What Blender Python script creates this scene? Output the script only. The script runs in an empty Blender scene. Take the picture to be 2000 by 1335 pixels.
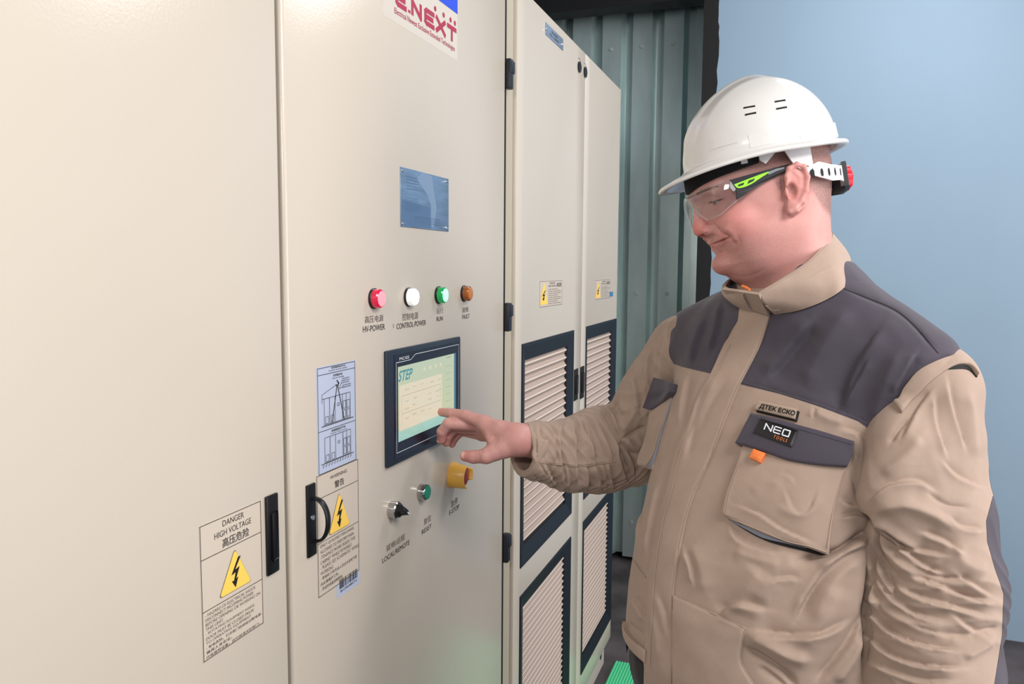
import bpy, bmesh, math, random
import numpy as np
from mathutils import Vector, Matrix
random.seed(7); np.random.seed(7)
SC = bpy.context.scene
COL = SC.collection
PI = math.pi
# ------------------------------------------------------------------ camera
FPX = 1540.0
PITCH, ROLL, YAW = math.radians(5.4), math.radians(0.4), math.radians(19.65)
CAM = np.array([0.64, 0.0, 1.58])
FW = np.array([-math.sin(YAW)*math.cos(PITCH), math.cos(YAW)*math.cos(PITCH), -math.sin(PITCH)])
_r = np.array([math.cos(YAW), math.sin(YAW), 0.0]); _u = np.cross(_r, FW)
RT = math.cos(ROLL)*_r + math.sin(ROLL)*_u
UP = -math.sin(ROLL)*_r + math.cos(ROLL)*_u
cd = bpy.data.cameras.new('camera'); cam = bpy.data.objects.new('camera', cd); COL.objects.link(cam)
cd.sensor_width = 36.0; cd.lens = 36.0*FPX/2000.0; cd.clip_start = 0.02
M = Matrix.Identity(4)
for i in range(3):
    M[i][0], M[i][1], M[i][2], M[i][3] = RT[i], UP[i], -FW[i], CAM[i]
cam.matrix_world = M
SC.camera = cam
SC.view_settings.view_transform = 'Standard'; SC.view_settings.look = 'None'
SC.view_settings.exposure = 0.0; SC.view_settings.gamma = 1.0
SC.view_settings.use_curve_mapping = False
# ------------------------------------------------------------------ world and lamps
W = bpy.data.worlds.new('room_light'); SC.world = W; W.use_nodes = True
bg = W.node_tree.nodes['Background']; bg.inputs[0].default_value = (0.90, 0.95, 1.0, 1); bg.inputs[1].default_value = 0.46

def area(name, loc, target, sx, sy, power, col):
    l = bpy.data.lights.new(name, 'AREA'); l.shape = 'RECTANGLE'; l.size = sx; l.size_y = sy; l.energy = power; l.color = col
    o = bpy.data.objects.new(name, l); COL.objects.link(o); o.location = loc
    d = Vector(target)-Vector(loc); o.rotation_euler = d.to_track_quat('-Z', 'Y').to_euler()
    return o
area('camera_flash', (0.48, -0.40, 2.10), (0.30, 1.3, 1.30), 0.26, 0.20, 7.0, (1.0, 0.95, 0.90))
area('ceiling_bounce', (1.95, 0.15, 3.1), (0.25, 1.2, 1.2), 1.3, 1.3, 82.0, (1.0, 0.965, 0.94))
area('added_side_fill', (3.3, 1.3, 1.5), (0.0, 2.3, 0.8), 1.8, 1.8, 66.0, (1.0, 0.95, 0.94))  # soft fill added out of view to lift the far cabinet's lower doors
area('added_ceiling_fill', (1.05, 2.75, 3.27), (0.25, 3.0, 1.0), 0.6, 1.3, 50.0, (0.98, 0.98, 1.0))  # unseen fill added overhead to brighten the back walls and far cabinet

def pt(px, py, X=0.0):
    """point of the vertical plane X=const met by the sight line of one photo position"""
    d = FW + RT*(px-1000)/FPX - UP*(py-667.5)/FPX
    return CAM + d*(X-CAM[0])/d[0]
def pty(px, py, Y):
    d = FW + RT*(px-1000)/FPX - UP*(py-667.5)/FPX
    return CAM + d*(Y-CAM[1])/d[1]

# ------------------------------------------------------------------ materials
def srgb(r, g, b):
    f = lambda c: (c/255/12.92) if c/255 <= 0.04045 else ((c/255+0.055)/1.055)**2.4
    return (f(r), f(g), f(b), 1.0)
def mat(name, col, rough=0.5, metal=0.0, spec=0.5, emit=None, estr=0.0, var=0.0, vscale=8.0, bump=0.0, bscale=200.0,
        trans=0.0, ior=1.45, coat=0.0, sss=0.0, stretch=(1, 1, 1), alpha=1.0, sheen=0.0):
    m = bpy.data.materials.new(name); m.use_nodes = True; nt = m.node_tree; b = nt.nodes['Principled BSDF']
    b.inputs['Base Color'].default_value = col; b.inputs['Roughness'].default_value = rough
    b.inputs['Metallic'].default_value = metal; b.inputs['Specular IOR Level'].default_value = spec
    b.inputs['IOR'].default_value = ior; b.inputs['Transmission Weight'].default_value = trans
    b.inputs['Coat Weight'].default_value = coat; b.inputs['Alpha'].default_value = alpha
    if sheen: b.inputs['Sheen Weight'].default_value = sheen
    if sss:
        b.inputs['Subsurface Weight'].default_value = sss
        b.inputs['Subsurface Radius'].default_value = (0.012, 0.004, 0.002); b.inputs['Subsurface Scale'].default_value = 0.6
    if emit is not None:
        b.inputs['Emission Color'].default_value = emit; b.inputs['Emission Strength'].default_value = estr
    tc = nt.nodes.new('ShaderNodeTexCoord'); mp = nt.nodes.new('ShaderNodeMapping')
    nt.links.new(tc.outputs['Object'], mp.inputs['Vector']); mp.inputs['Scale'].default_value = stretch
    if var:
        n = nt.nodes.new('ShaderNodeTexNoise'); n.inputs['Scale'].default_value = vscale; n.inputs['Detail'].default_value = 6
        nt.links.new(mp.outputs[0], n.inputs['Vector'])
        mr = nt.nodes.new('ShaderNodeMapRange'); mr.inputs['To Min'].default_value = 1-var; mr.inputs['To Max'].default_value = 1+var
        mr.inputs['From Min'].default_value = 0.25; mr.inputs['From Max'].default_value = 0.75
        nt.links.new(n.outputs['Fac'], mr.inputs['Value'])
        mx = nt.nodes.new('ShaderNodeVectorMath'); mx.operation = 'SCALE'; mx.inputs[0].default_value = col[:3]
        nt.links.new(mr.outputs[0], mx.inputs['Scale']); nt.links.new(mx.outputs[0], b.inputs['Base Color'])
    if bump:
        n2 = nt.nodes.new('ShaderNodeTexNoise'); n2.inputs['Scale'].default_value = bscale; n2.inputs['Detail'].default_value = 4
        nt.links.new(mp.outputs[0], n2.inputs['Vector'])
        bp = nt.nodes.new('ShaderNodeBump'); bp.inputs['Strength'].default_value = bump; bp.inputs['Distance'].default_value = 0.002
        nt.links.new(n2.outputs['Fac'], bp.inputs['Height']); nt.links.new(bp.outputs[0], b.inputs['Normal'])
    return m
MT = {}
MT['paint'] = mat('cream_powder_coat', srgb(193, 184, 171), 0.22, spec=0.5, bump=0.08, bscale=260)
MT['paint_in'] = mat('cream_frame_shaded', srgb(172, 163, 145), 0.45)  # cream darkened to stand for shade in the recess behind the doors
MT['black'] = mat('black_plastic', srgb(14, 15, 20), 0.35)
MT['blackmat'] = mat('black_matt', srgb(9, 10, 13), 0.7)
MT['hinge'] = mat('hinge_black', srgb(28, 31, 40), 0.4)
MT['navy'] = mat('slate_plastic', srgb(38, 48, 62), 0.38)
MT['navyin'] = mat('slate_face', srgb(22, 24, 42), 0.25)
MT['gasket'] = mat('rubber_gasket', srgb(17, 24, 34), 0.52)
MT['ink'] = mat('printed_ink', srgb(60, 53, 52), 0.6)
MT['inksoft'] = mat('faded_ink', srgb(108, 96, 90), 0.6)
MT['white'] = mat('white_print', srgb(235, 238, 245), 0.5)
MT['sticker'] = mat('clear_label_film', srgb(196, 185, 171), 0.35)
MT['stickerblue'] = mat('pale_blue_label', srgb(176, 186, 208), 0.4)
MT['yellow'] = mat('warning_yellow', srgb(240, 198, 90), 0.5)
MT['yelplast'] = mat('yellow_plastic', srgb(246, 190, 88), 0.3)
MT['plate'] = mat('brushed_blue_steel', srgb(128, 156, 186), 0.32, metal=0.55, var=0.25, vscale=14, stretch=(1, 1, 6))
MT['plate2'] = mat('small_steel_plate', srgb(140, 156, 176), 0.35, metal=0.6)
MT['chrome'] = mat('turned_steel', srgb(190, 190, 190), 0.16, metal=1.0)
MT['screw'] = mat('zinc_screw', srgb(170, 176, 174), 0.5, metal=0.3)
MT['rivet'] = mat('rivet_steel', srgb(215, 218, 222), 0.2, metal=1.0)
MT['maroon'] = mat('crimson_print', srgb(160, 38, 66), 0.45)
MT['blueprint'] = mat('royal_blue_print', srgb(24, 66, 205), 0.45)
MT['film'] = mat('pale_film', srgb(201, 193, 182), 0.18)
MT['crest'] = mat('lit_filter_fold', srgb(218, 204, 192), 0.5)  # paler than the filter: light on the folds put into the colour
MT['green'] = mat('green_button_plastic', srgb(10, 128, 98), 0.3)
MT['redbtn'] = mat('dark_red_plastic', srgb(150, 26, 22), 0.25)
MT['lred'] = mat('red_lens_rim', srgb(190, 20, 60), 0.15, coat=0.5, emit=srgb(215, 30, 70), estr=.35)
MT['lredl'] = mat('red_lens_lit', srgb(255, 110, 120), 0.2, emit=srgb(255, 130, 140), estr=1.25)
MT['lwhite'] = mat('white_lens_rim', srgb(235, 238, 235), 0.15, coat=0.5, emit=(1, 1, .95, 1), estr=.45)
MT['lwhitel'] = mat('white_lens_lit', srgb(255, 255, 250), 0.2, emit=(1, 1, 0.96, 1), estr=3.0)
MT['lgreen'] = mat('green_lens_rim', srgb(0, 140, 70), 0.15, coat=0.5, emit=srgb(0, 160, 80), estr=.35)
MT['lgreenl'] = mat('green_lens_lit', srgb(120, 255, 170), 0.2, emit=srgb(130, 255, 175), estr=2.4)
MT['lamber'] = mat('amber_lens_unlit', srgb(190, 112, 38), 0.25, coat=0.4)
MT['lambers'] = mat('amber_lens_rim', srgb(150, 84, 26), 0.25, coat=0.4)
MT['galv'] = mat('galvanised_sheet', srgb(208, 224, 222), 0.30, metal=0.72, var=0.30, vscale=5, bump=0.12, bscale=30, stretch=(1, 1, .25))
MT['blue'] = mat('blue_wall_paint', srgb(138, 162, 182), 0.6, var=0.035, vscale=3, bump=0.25, bscale=14, stretch=(1, 1, .5))
MT['floor'] = mat('dark_stained_concrete', srgb(84, 77, 78), 0.6, var=0.6, vscale=5, bump=0.5, bscale=60)
MT['tar'] = mat('black_painted_trim', srgb(12, 12, 14), 0.6, bump=0.3, bscale=40)
MT['mat'] = mat('green_rubber', srgb(84, 204, 146), 0.55)
MT['plinth'] = mat('plinth_steel', srgb(186, 176, 168), 0.5, var=0.08, vscale=20)

def scr_mat():
    """lit touch screen: green-yellow picture, painted as a picture on its own surface"""
    m = bpy.data.materials.new('lit_screen'); m.use_nodes = True; nt = m.node_tree; b = nt.nodes['Principled BSDF']
    tc = nt.nodes.new('ShaderNodeTexCoord'); sp = nt.nodes.new('ShaderNodeSeparateXYZ'); nt.links.new(tc.outputs['UV'], sp.inputs[0])
    cr = nt.nodes.new('ShaderNodeValToRGB'); nt.links.new(sp.outputs['Y'], cr.inputs['Fac'])
    e = cr.color_ramp.elements; e[0].position = 0.0; e[0].color = srgb(165, 205, 190); e[1].position = 1.0; e[1].color = srgb(196, 208, 178)
    for p, c in ((0.10, (168, 212, 196)), (0.20, (206, 210, 168)), (0.72, (200, 208, 172))):
        x = e.new(p); x.color = srgb(*c)
    b.inputs['Base Color'].default_value = (0.03, 0.04, 0.05, 1); b.inputs['Roughness'].default_value = 0.12
    nt.links.new(cr.outputs[0], b.inputs['Emission Color']); b.inputs['Emission Strength'].default_value = 0.85
    return m
MT['screen'] = scr_mat()
MT['screenpanel'] = mat('screen_window', (0.03, 0.03, 0.03, 1), 0.15, emit=srgb(228, 216, 190), estr=0.9)
MT['screenteal'] = mat('screen_teal', (0.03, 0.03, 0.03, 1), 0.2, emit=srgb(60, 148, 160), estr=0.8)
MT['screendim'] = mat('screen_grey_lines', (0.03, 0.03, 0.03, 1), 0.2, emit=srgb(165, 165, 145), estr=0.8)
MT['screenblue'] = mat('screen_blue_edge', (0.03, 0.03, 0.03, 1), 0.2, emit=srgb(70, 135, 165), estr=0.7)

def filter_mat():
    m = bpy.data.materials.new('perforated_filter'); m.use_nodes = True; nt = m.node_tree; b = nt.nodes['Principled BSDF']
    tc = nt.nodes.new('ShaderNodeTexCoord'); mp = nt.nodes.new('ShaderNodeMapping'); nt.links.new(tc.outputs['UV'], mp.inputs[0])
    mp.inputs['Scale'].default_value = (1, 1, 1)
    v = nt.nodes.new('ShaderNodeTexVoronoi'); v.inputs['Randomness'].default_value = 0.0; v.inputs['Scale'].default_value = 1.0
    v.voronoi_dimensions = '2D'
    nt.links.new(mp.outputs[0], v.inputs['Vector'])
    cr = nt.nodes.new('ShaderNodeValToRGB'); nt.links.new(v.outputs['Distance'], cr.inputs['Fac'])
    e = cr.color_ramp.elements; e[0].position = 0.26; e[0].color = srgb(118, 100, 92); e[1].position = 0.40; e[1].color = srgb(192, 173, 160)
    nt.links.new(cr.outputs[0], b.inputs['Base Color']); b.inputs['Roughness'].default_value = 0.6
    return m
MT['filter'] = filter_mat()

# ------------------------------------------------------------------ helpers
def put(o, parent=None):
    COL.objects.link(o)
    if parent is not None:
        o.parent = parent; o.matrix_parent_inverse = Matrix.Identity(4)
        # every root that holds parts stands at its own base: keep the part where it was modelled
        off = parent.matrix_basis.translation.copy(); pp = parent.parent
        while pp is not None: off = off + pp.matrix_basis.translation; pp = pp.parent
        o.location = Vector(o.location) - off
    return o
def obj(name, verts, faces, m, parent=None, smooth=False, uv=None, mats=None):
    me = bpy.data.meshes.new(name)
    me.from_pydata([tuple(map(float, v)) for v in verts], [], [tuple(map(int, f)) for f in faces]); me.update()
    if mats:
        for k in mats: me.materials.append(k)
    else: me.materials.append(m)
    if smooth: me.polygons.foreach_set('use_smooth', [True]*len(me.polygons))
    o = bpy.data.objects.new(name, me); return put(o, parent)
def bobj(name, bm, m, parent=None, smooth=False):
    me = bpy.data.meshes.new(name); bm.normal_update(); bm.to_mesh(me); bm.free(); me.materials.append(m)
    if smooth: me.polygons.foreach_set('use_smooth', [True]*len(me.polygons))
    return put(bpy.data.objects.new(name, me), parent)
def wn(o, ang=40):
    o.data.set_sharp_from_angle(angle=math.radians(ang)); return o
def bm_box(bm, x0, x1, y0, y1, z0, z1, bev=0.0, seg=2):
    r = bmesh.ops.create_cube(bm, size=1.0); vs = r['verts']
    for v in vs:
        v.co = Vector(((x0+x1)/2+v.co.x*(x1-x0), (y0+y1)/2+v.co.y*(y1-y0), (z0+z1)/2+v.co.z*(z1-z0)))
    if bev > 0:
        es = list({e for v in vs for e in v.link_edges})
        bmesh.ops.bevel(bm, geom=es, offset=bev, segments=seg, profile=0.5, affect='EDGES')
def box(name, x0, x1, y0, y1, z0, z1, m, parent=None, bev=0.0, seg=2):
    bm = bmesh.new(); bm_box(bm, x0, x1, y0, y1, z0, z1, bev, seg)
    o = bobj(name, bm, m, parent, smooth=bev > 0)
    if bev > 0: wn(o)
    return o
def cylx(name, y, z, prof, m, parent=None, n=40, smooth=True):
    """lathe about an X axis through (y,z); prof = [(x, r), ...]"""
    vs, fs = [], []
    for (x, r) in prof:
        for k in range(n):
            a = 2*PI*k/n; vs.append((x, y+r*math.cos(a), z+r*math.sin(a)))
    for i in range(len(prof)-1):
        for k in range(n):
            k2 = (k+1) % n; fs.append((i*n+k, i*n+k2, (i+1)*n+k2, (i+1)*n+k))
    if prof[-1][1] > 1e-6: fs.append(tuple(range((len(prof)-1)*n, len(prof)*n)))
    o = obj(name, vs, fs, m, parent, smooth); return wn(o, 35)
def poly(name, yz, x, m, parent=None, th=0.0006):
    """thin flat piece on the plane X=x from a (y,z) outline"""
    n = len(yz); A = sum(yz[i][0]*yz[(i+1) % n][1]-yz[(i+1) % n][0]*yz[i][1] for i in range(n))
    if A < 0: yz = yz[::-1]
    vs = [(x+th, a, b) for a, b in yz]+[(x, a, b) for a, b in yz]
    fs = [tuple(range(n))]+[(i, i+n, (i+1) % n+n, (i+1) % n) for i in range(n)]
    return obj(name, vs, fs, m, parent)
def thing(name, loc, label, cat, group=None):
    o = bpy.data.objects.new(name, None); o.empty_display_size = 0.1; COL.objects.link(o); o.location = loc
    o['label'] = label; o['category'] = cat
    if group: o['group'] = group
    return o
def sub(name, parent, loc=None):
    o = bpy.data.objects.new(name, None); o.empty_display_size = 0.03; o.location = loc if loc is not None else (0, 0, 0)
    return put(o, parent)
FONTC = {}
def text_mesh(s, bold=0.0, shear=0.0, sp=1.0):
    cu = bpy.data.curves.new('txt', 'FONT'); cu.body = s; cu.resolution_u = 3; cu.offset = bold; cu.shear = shear; cu.space_character = sp
    o = bpy.data.objects.new('txt', cu); COL.objects.link(o)
    me = bpy.data.meshes.new_from_object(o.evaluated_get(bpy.context.evaluated_depsgraph_get()))
    bpy.data.objects.remove(o); bpy.data.curves.remove(cu)
    co = np.array([v.co[:] for v in me.vertices]); fs = [tuple(p.vertices) for p in me.polygons]
    bpy.data.meshes.remove(me); return co, fs
def lettering(s, y0, y1, z0, z1, x, m, parent, name='lettering', bold=0.0, shear=0.0, sp=1.0, hold=None):
    """writing fitted in the rectangle y0..y1, z0..z1 on the plane X=x"""
    co, fs = text_mesh(s, bold, shear, sp)
    a, b = co.min(0), co.max(0)
    v = [(x, y0+(c[0]-a[0])/(b[0]-a[0])*(y1-y0), z0+(c[1]-a[1])/(b[1]-a[1])*(z1-z0)) for c in co]
    return obj(name, v, fs, m, parent)
def label_px(s, l, r, h, m, parent, x=0.0006, **k):
    """l,r: photo positions of the two ends of the base line; h: letter height there (at the left end)"""
    P0, P1, P2 = pt(l[0], l[1], x), pt(r[0], r[1], x), pt(l[0], l[1]-h, x)
    z0 = (P0[2]+P1[2])/2
    return lettering(s, P0[1], P1[1], z0, z0+(P2[2]-P0[2]), x, m, parent, **k)
def frame_lines(name, y0, y1, z0, z1, lines, x, m, parent, w=0.0009):
    bm = bmesh.new()
    def q(a, b, c, d):
        bm.faces.new([bm.verts.new((x, *p)) for p in ((a, c), (b, c), (b, d), (a, d))])
    q(y0, y0+w, z0, z1); q(y1-w, y1, z0, z1); q(y0, y1, z0, z0+w); q(y0, y1, z1-w, z1)
    for z in lines: q(y0, y1, z-w/2, z+w/2)
    return bobj(name, bm, m, parent)

# ------------------------------------------------------------------ the room
def struct(o):
    o['kind'] = 'structure'; return o
struct(box('floor', -1.6, 4.2, -2.5, 5.0, -0.10, 0.0, MT['floor']))
wl = struct(box('wall_left', -1.5, -1.4, -2.5, 4.4, 0.0, 3.3, MT['blue']))
wr = struct(box('wall_right', 0.262, 4.2, 3.79, 4.6, 0.0, 3.3, MT['blue']))
struct(box('trim_1', 0.205, 0.262, 3.775, 3.86, 0.0, 3.3, MT['tar']))
# ragged brush line of black paint on the blue wall's edge
rg = [(0.255, 0.02)]; z = 0.02
while z < 3.2:
    z += random.uniform(0.02, 0.07); rg.append((0.262+random.uniform(0.0, 0.010)+(0.006 if z > 2.4 else 0), z))
rg += [(0.255, z)]
ro = obj('black_paint_edge', [(a, 3.7885, b) for a, b in rg], [tuple(range(len(rg)))], MT['tar'], wr)
struct(box('ceiling', -1.6, 4.2, -2.5, 5.0, 3.3, 3.4, MT['tar']))
# lower edge of the black beam above the profiled sheet
struct(box('trim_2', -1.4, 0.30, 3.90, 4.02, 2.845, 3.3, MT['tar']))
wb = struct(box('wall_back', -1.4, 0.4, 4.19, 4.3, 0.0, 3.3, MT['tar']))
def sheet(parent):
    per, dep, Y0 = 0.158, 0.058, 4.105
    xs = []
    x = 0.225
    k = 0
    while x > -1.35:
        xs += [(x, 0), (x-0.092, 0), (x-0.100, dep), (x-0.134, dep), (x-0.152, 0)]; x -= per; k += 1
    # one sheet of profiled steel each metre, slightly overlapping
    for s in range(3):
        a, b = s*20, min(len(xs), (s+1)*20+2)
        seg = xs[a:b]
        vs, fs = [], []
        zs = [0.03, 0.7, 1.4, 2.1, 2.95]
        for (xx, dd) in seg:
            for zz in zs: vs.append((xx, Y0+dd-0.002*(s % 2), zz))
        nz = len(zs)
        for i in range(len(seg)-1):
            for j in range(nz-1): fs.append((i*nz+j, i*nz+j+1, (i+1)*nz+j+1, (i+1)*nz+j))
        obj('profiled_sheet', vs, fs, MT['galv'], parent)
    x = 0.225
    for k in range(8):
        for zz in (2.70, 1.45, 0.22):
            xc = x-0.046
            vs = [(xc+r*math.cos(a*PI/4), Y0-h, zz+r*math.sin(a*PI/4)) for h, r in ((0.0, 0.011), (0.006, 0.009)) for a in range(8)]
            obj('screw', vs, [tuple(range(8, 16))]+[(i, (i+1) % 8, 8+(i+1) % 8, 8+i) for i in range(8)], MT['screw'], parent, False)
        x -= per
sheet(wb)
# green ribbed rubber mat on the floor
def rubber_mat():
    n = 44; x0, x1, y0, y1 = 0.02, 0.50, 2.05, 3.0
    vs, fs = [], []
    for i in range(n*2+1):
        x = x0+(x1-x0)*i/(n*2); h = 0.013 if i % 2 else 0.009
        for y in (y0, y1): vs += [(x, y, h)]
    for i in range(n*2): fs.append((i*2, i*2+2, i*2+3, i*2+1))
    b = len(vs); vs += [(x0, y0, 0.001), (x1, y0, 0.001), (x1, y1, 0.001), (x0, y1, 0.001)]
    fs += [(0, 1, b+3, b), (n*4, b+1, b+2, n*4+1)]
    fs += [tuple([b, b+1]+[i*2 for i in range(n*2, -1, -1)]), tuple([b+3]+[i*2+1 for i in range(0, n*2+1)]+[b+2])]
    o = obj('rubber_mat', vs, fs, MT['mat']); o['label'] = 'green ribbed rubber mat on the dark floor beside the cabinets'; o['category'] = 'mat'
rubber_mat()

# ------------------------------------------------------------------ the cabinets
ZT, ZB = 2.245, 0.112
TH = 0.018
def cabinet(y0, y1, label):
    t = thing('electrical_cabinet', ((-0.3), (y0+y1)/2, 0), label, 'cabinet', 'cream electrical cabinets in one row')
    box('housing', -0.62, -TH-0.004, y0+0.001, y1-0.001, ZB-0.01, ZT-0.004, MT['paint_in'], t)
    return t
def door(t, y0, y1, holes=None, name='door'):
    if not holes:
        return box(name, -TH, 0.0, y0, y1, ZB, ZT, MT['paint'], t, bev=0.006, seg=3)
    ys = sorted({y0, y1} | {h[0] for h in holes} | {h[1] for h in holes}); zs = sorted({ZB, ZT} | {h[2] for h in holes} | {h[3] for h in holes})
    bm = bmesh.new(); V = {}
    def v(x, y, z):
        k = (x, round(y, 5), round(z, 5))
        if k not in V: V[k] = bm.verts.new((x, y, z))
        return V[k]
    solid = lambda i, j: 0 <= i < len(ys)-1 and 0 <= j < len(zs)-1 and not any(h[0]-1e-6 < (ys[i]+ys[i+1])/2 < h[1]+1e-6 and h[2] < (zs[j]+zs[j+1])/2 < h[3] for h in holes)
    for i in range(len(ys)-1):
        for j in range(len(zs)-1):
            if not solid(i, j): continue
            a, b, c, d = ys[i], ys[i+1], zs[j], zs[j+1]
            bm.faces.new([v(0, a, c), v(0, b, c), v(0, b, d), v(0, a, d)]); bm.faces.new([v(-TH, a, d), v(-TH, b, d), v(-TH, b, c), v(-TH, a, c)])
            if not solid(i-1, j): bm.faces.new([v(0, a, c), v(0, a, d), v(-TH, a, d), v(-TH, a, c)])
            if not solid(i+1, j): bm.faces.new([v(0, b, d), v(0, b, c), v(-TH, b, c), v(-TH, b, d)])
            if not solid(i, j-1): bm.faces.new([v(0, b, c), v(0, a, c), v(-TH, a, c), v(-TH, b, c)])
            if not solid(i, j+1): bm.faces.new([v(0, a, d), v(0, b, d), v(-TH, b, d), v(-TH, a, d)])
    es = [e for e in bm.edges if len(e.link_faces) == 2 and e.link_faces[0].normal.dot(e.link_faces[1].normal) < 0.5
          and all(abs(w.co.x) < 1e-6 for w in e.verts)] if not bm.normal_update() else []
    bmesh.ops.bevel(bm, geom=es, offset=0.004, segments=2, profile=0.5, affect='EDGES')
    o = bobj(name, bm, MT['paint'], t, smooth=True); return wn(o)

Y1 = pt(545, 0)[1]          # joint between the first two doors
Y2 = pt(984, 700)[1]        # hinge side of the middle door
Y3 = pt(1006, 700, 0)[1]
YM = pt(1138, 500)[1]; Y4 = pt(1213, 190)[1]
c1 = cabinet(Y1-0.845, Y1, 'cream steel cabinet with the danger high voltage sticker and flush black handle')
d1 = door(c1, Y1-0.843, Y1-0.006)
c2 = cabinet(Y1+0.001, Y3-0.004, 'cream steel control cabinet with touch screen, round indicator lamps and push buttons')
d2 = door(c2, Y1+0.004, Y2)
c3 = cabinet(Y3-0.002, Y4, 'cream steel double-door cabinet with black-framed filter grilles beside the steel sheet wall')
box('hinge_strip', -TH, -0.009, Y2+0.022, Y3-0.004, ZB, ZT, MT['paint_in'], c2)
box('door_gasket', -TH, -0.0008, Y2+0.0005, Y2+0.008, ZB, ZT, MT['blackmat'], d2)

def plinth(t, y0, y1):
    bm = bmesh.new(); bm_box(bm, -0.60, -0.025, y0+0.004, y1-0.004, 0.0, ZB-0.012)
    bobj('plinth', bm, MT['plinth'], t)
    for yy in (y0+0.06, y1-0.06):
        o = cylx('bolt_hole', yy, 0.055, [(-0.0255, 0.014), (-0.0245, 0.0135), (-0.0240, 0.010)], MT['blackmat'], t, n=16)
plinth(c1, Y1-0.845, Y1); plinth(c2, Y1, Y3-0.004); plinth(c3, Y3, Y4)

# hinges of the middle door
for (ya, yb) in ((108, 168), (592, 648), (1045, 1100)):
    a, b = pt(988, ya, 0.008), pt(988, yb, 0.008); y = Y2+0.002
    h = box('hinge', -0.004, 0.012, y, y+0.021, b[2], a[2], MT['hinge'], c2, bev=0.003)
    box('hinge_knuckle', -0.002, 0.0145, y+0.0035, y+0.025, (a[2]+b[2])/2+0.001, a[2]-0.004, MT['hinge'], h, bev=0.003)

# ---- first cabinet: sticker and flush handle
def rect_px(a, b, x=0.0):
    """a = upper-left, b = lower-right photo positions of a rectangle on the doors"""
    P, Q = pt(*a, x), pt(*b, x); return P[1], Q[1], Q[2], P[2]
def bolt_sign(p, yc, z0, w, h, x, lab=None, m=None):
    """yellow rounded triangle with a black lightning bolt"""
    pts = [(yc-w/2, z0), (yc+w/2, z0), (yc, z0+h)]
    out = []
    for i in range(3):
        A, B, Cc = np.array(pts[i-1]), np.array(pts[i]), np.array(pts[(i+1) % 3])
        for k in range(5):
            s = k/4.0; r = 0.10
            p0, p1 = B+(A-B)*r, B+(Cc-B)*r
            out.append(tuple((1-s)**2*p0+2*s*(1-s)*B+s*s*p1))
    e = poly('triangle_edge', [(yc+(a-yc)*1.04, z0+h*.4+(b-z0-h*.4)*1.04) for a, b in out], x, MT['inksoft'], p, 0.0003)
    poly('triangle', out, x+0.0003, MT['yellow'], p, 0.0004)
    B = [(0.10, 0.78), (-0.16, 0.40), (0.0, 0.43), (-0.07, 0.24), (-0.15, 0.25), (-0.015, 0.06), (0.09, 0.29), (0.01, 0.27), (0.15, 0.53), (-0.02, 0.50), (0.20, 0.78)]
    poly('lightning_bolt', [(yc+a*w*0.85, z0+b*h) for a, b in B], x+0.0007, MT['blackmat'], p, 0.0003)
def sticker(door_, name, a, b, rows, base=None, x=0.0):
    y0, y1, z0, z1 = rect_px(a, b, x)
    s = box(name, x, x+0.0006, y0, y1, z0, z1, base or MT['sticker'], door_)
    X = x+0.0009
    frame_lines('border', y0+0.0005, y1-0.0005, z0+0.0005, z1-0.0005, [z0+(z1-z0)*q for q in rows], X, MT['ink'], s)
    return s, y0, y1, z0, z1, X
s, y0, y1, z0, z1, X = sticker(d1, 'danger_sticker', (388, 1028), (514, 1216), (0.365+0.0, 0.742+0.005))
w, h = y1-y0, z1-z0
lettering('DANGER', y0+w*.35, y0+w*.70, z0+h*.925, z0+h*.97, X, MT['ink'], s)
lettering('HIGH VOLTAGE', y0+w*.22, y0+w*.82, z0+h*.855, z0+h*.90, X, MT['ink'], s)
lettering('高压危险', y0+w*.34, y0+w*.78, z0+h*.765, z0+h*.835, X, MT['ink'], s, bold=0.01)
bolt_sign(s, y0+w*.53, z0+h*.405, w*.52, h*.31, X)
rows = ['- HAZARD OF ELECTRICAL SHOCK', '  DISCONNECT INCOMING POWER', '  BEFORE OPENING OR WORKING ON', '  THIS UNIT.', '- ROTATING EQUIPMENT INSIDE.', '  DOOR MUST BE CLOSED PRIOR', '  TO OPERATING EQUIPMENT.', '- 有电危险。打开柜门检修前切断电源，', '  确保人身安全。', '  内有旋转设备，运行前请关好柜门。']
wd = (.82, .78, .90, .28, .80, .78, .74, .92, .40, .88)
for i, (r, q) in enumerate(zip(rows, wd)):
    zt = z0+h*(.345-.0345*i)
    lettering(r.strip(), y0+w*.05, y0+w*(.05+q), zt-h*.024, zt, X, MT['inksoft'] if i < 7 else MT['ink'], s)
y0, y1, z0, z1 = rect_px((516, 970), (542, 1112))
hn = box('flush_handle', 0.0, 0.004, y0, y1, z0, z1, MT['black'], d1, bev=0.0015)
w, h = y1-y0, z1-z0
box('grip', 0.0035, 0.0058, y0+w*.28, y1-w*.22, z0+h*.16, z1-h*.20, MT['black'], hn, bev=0.004, seg=3)

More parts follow.
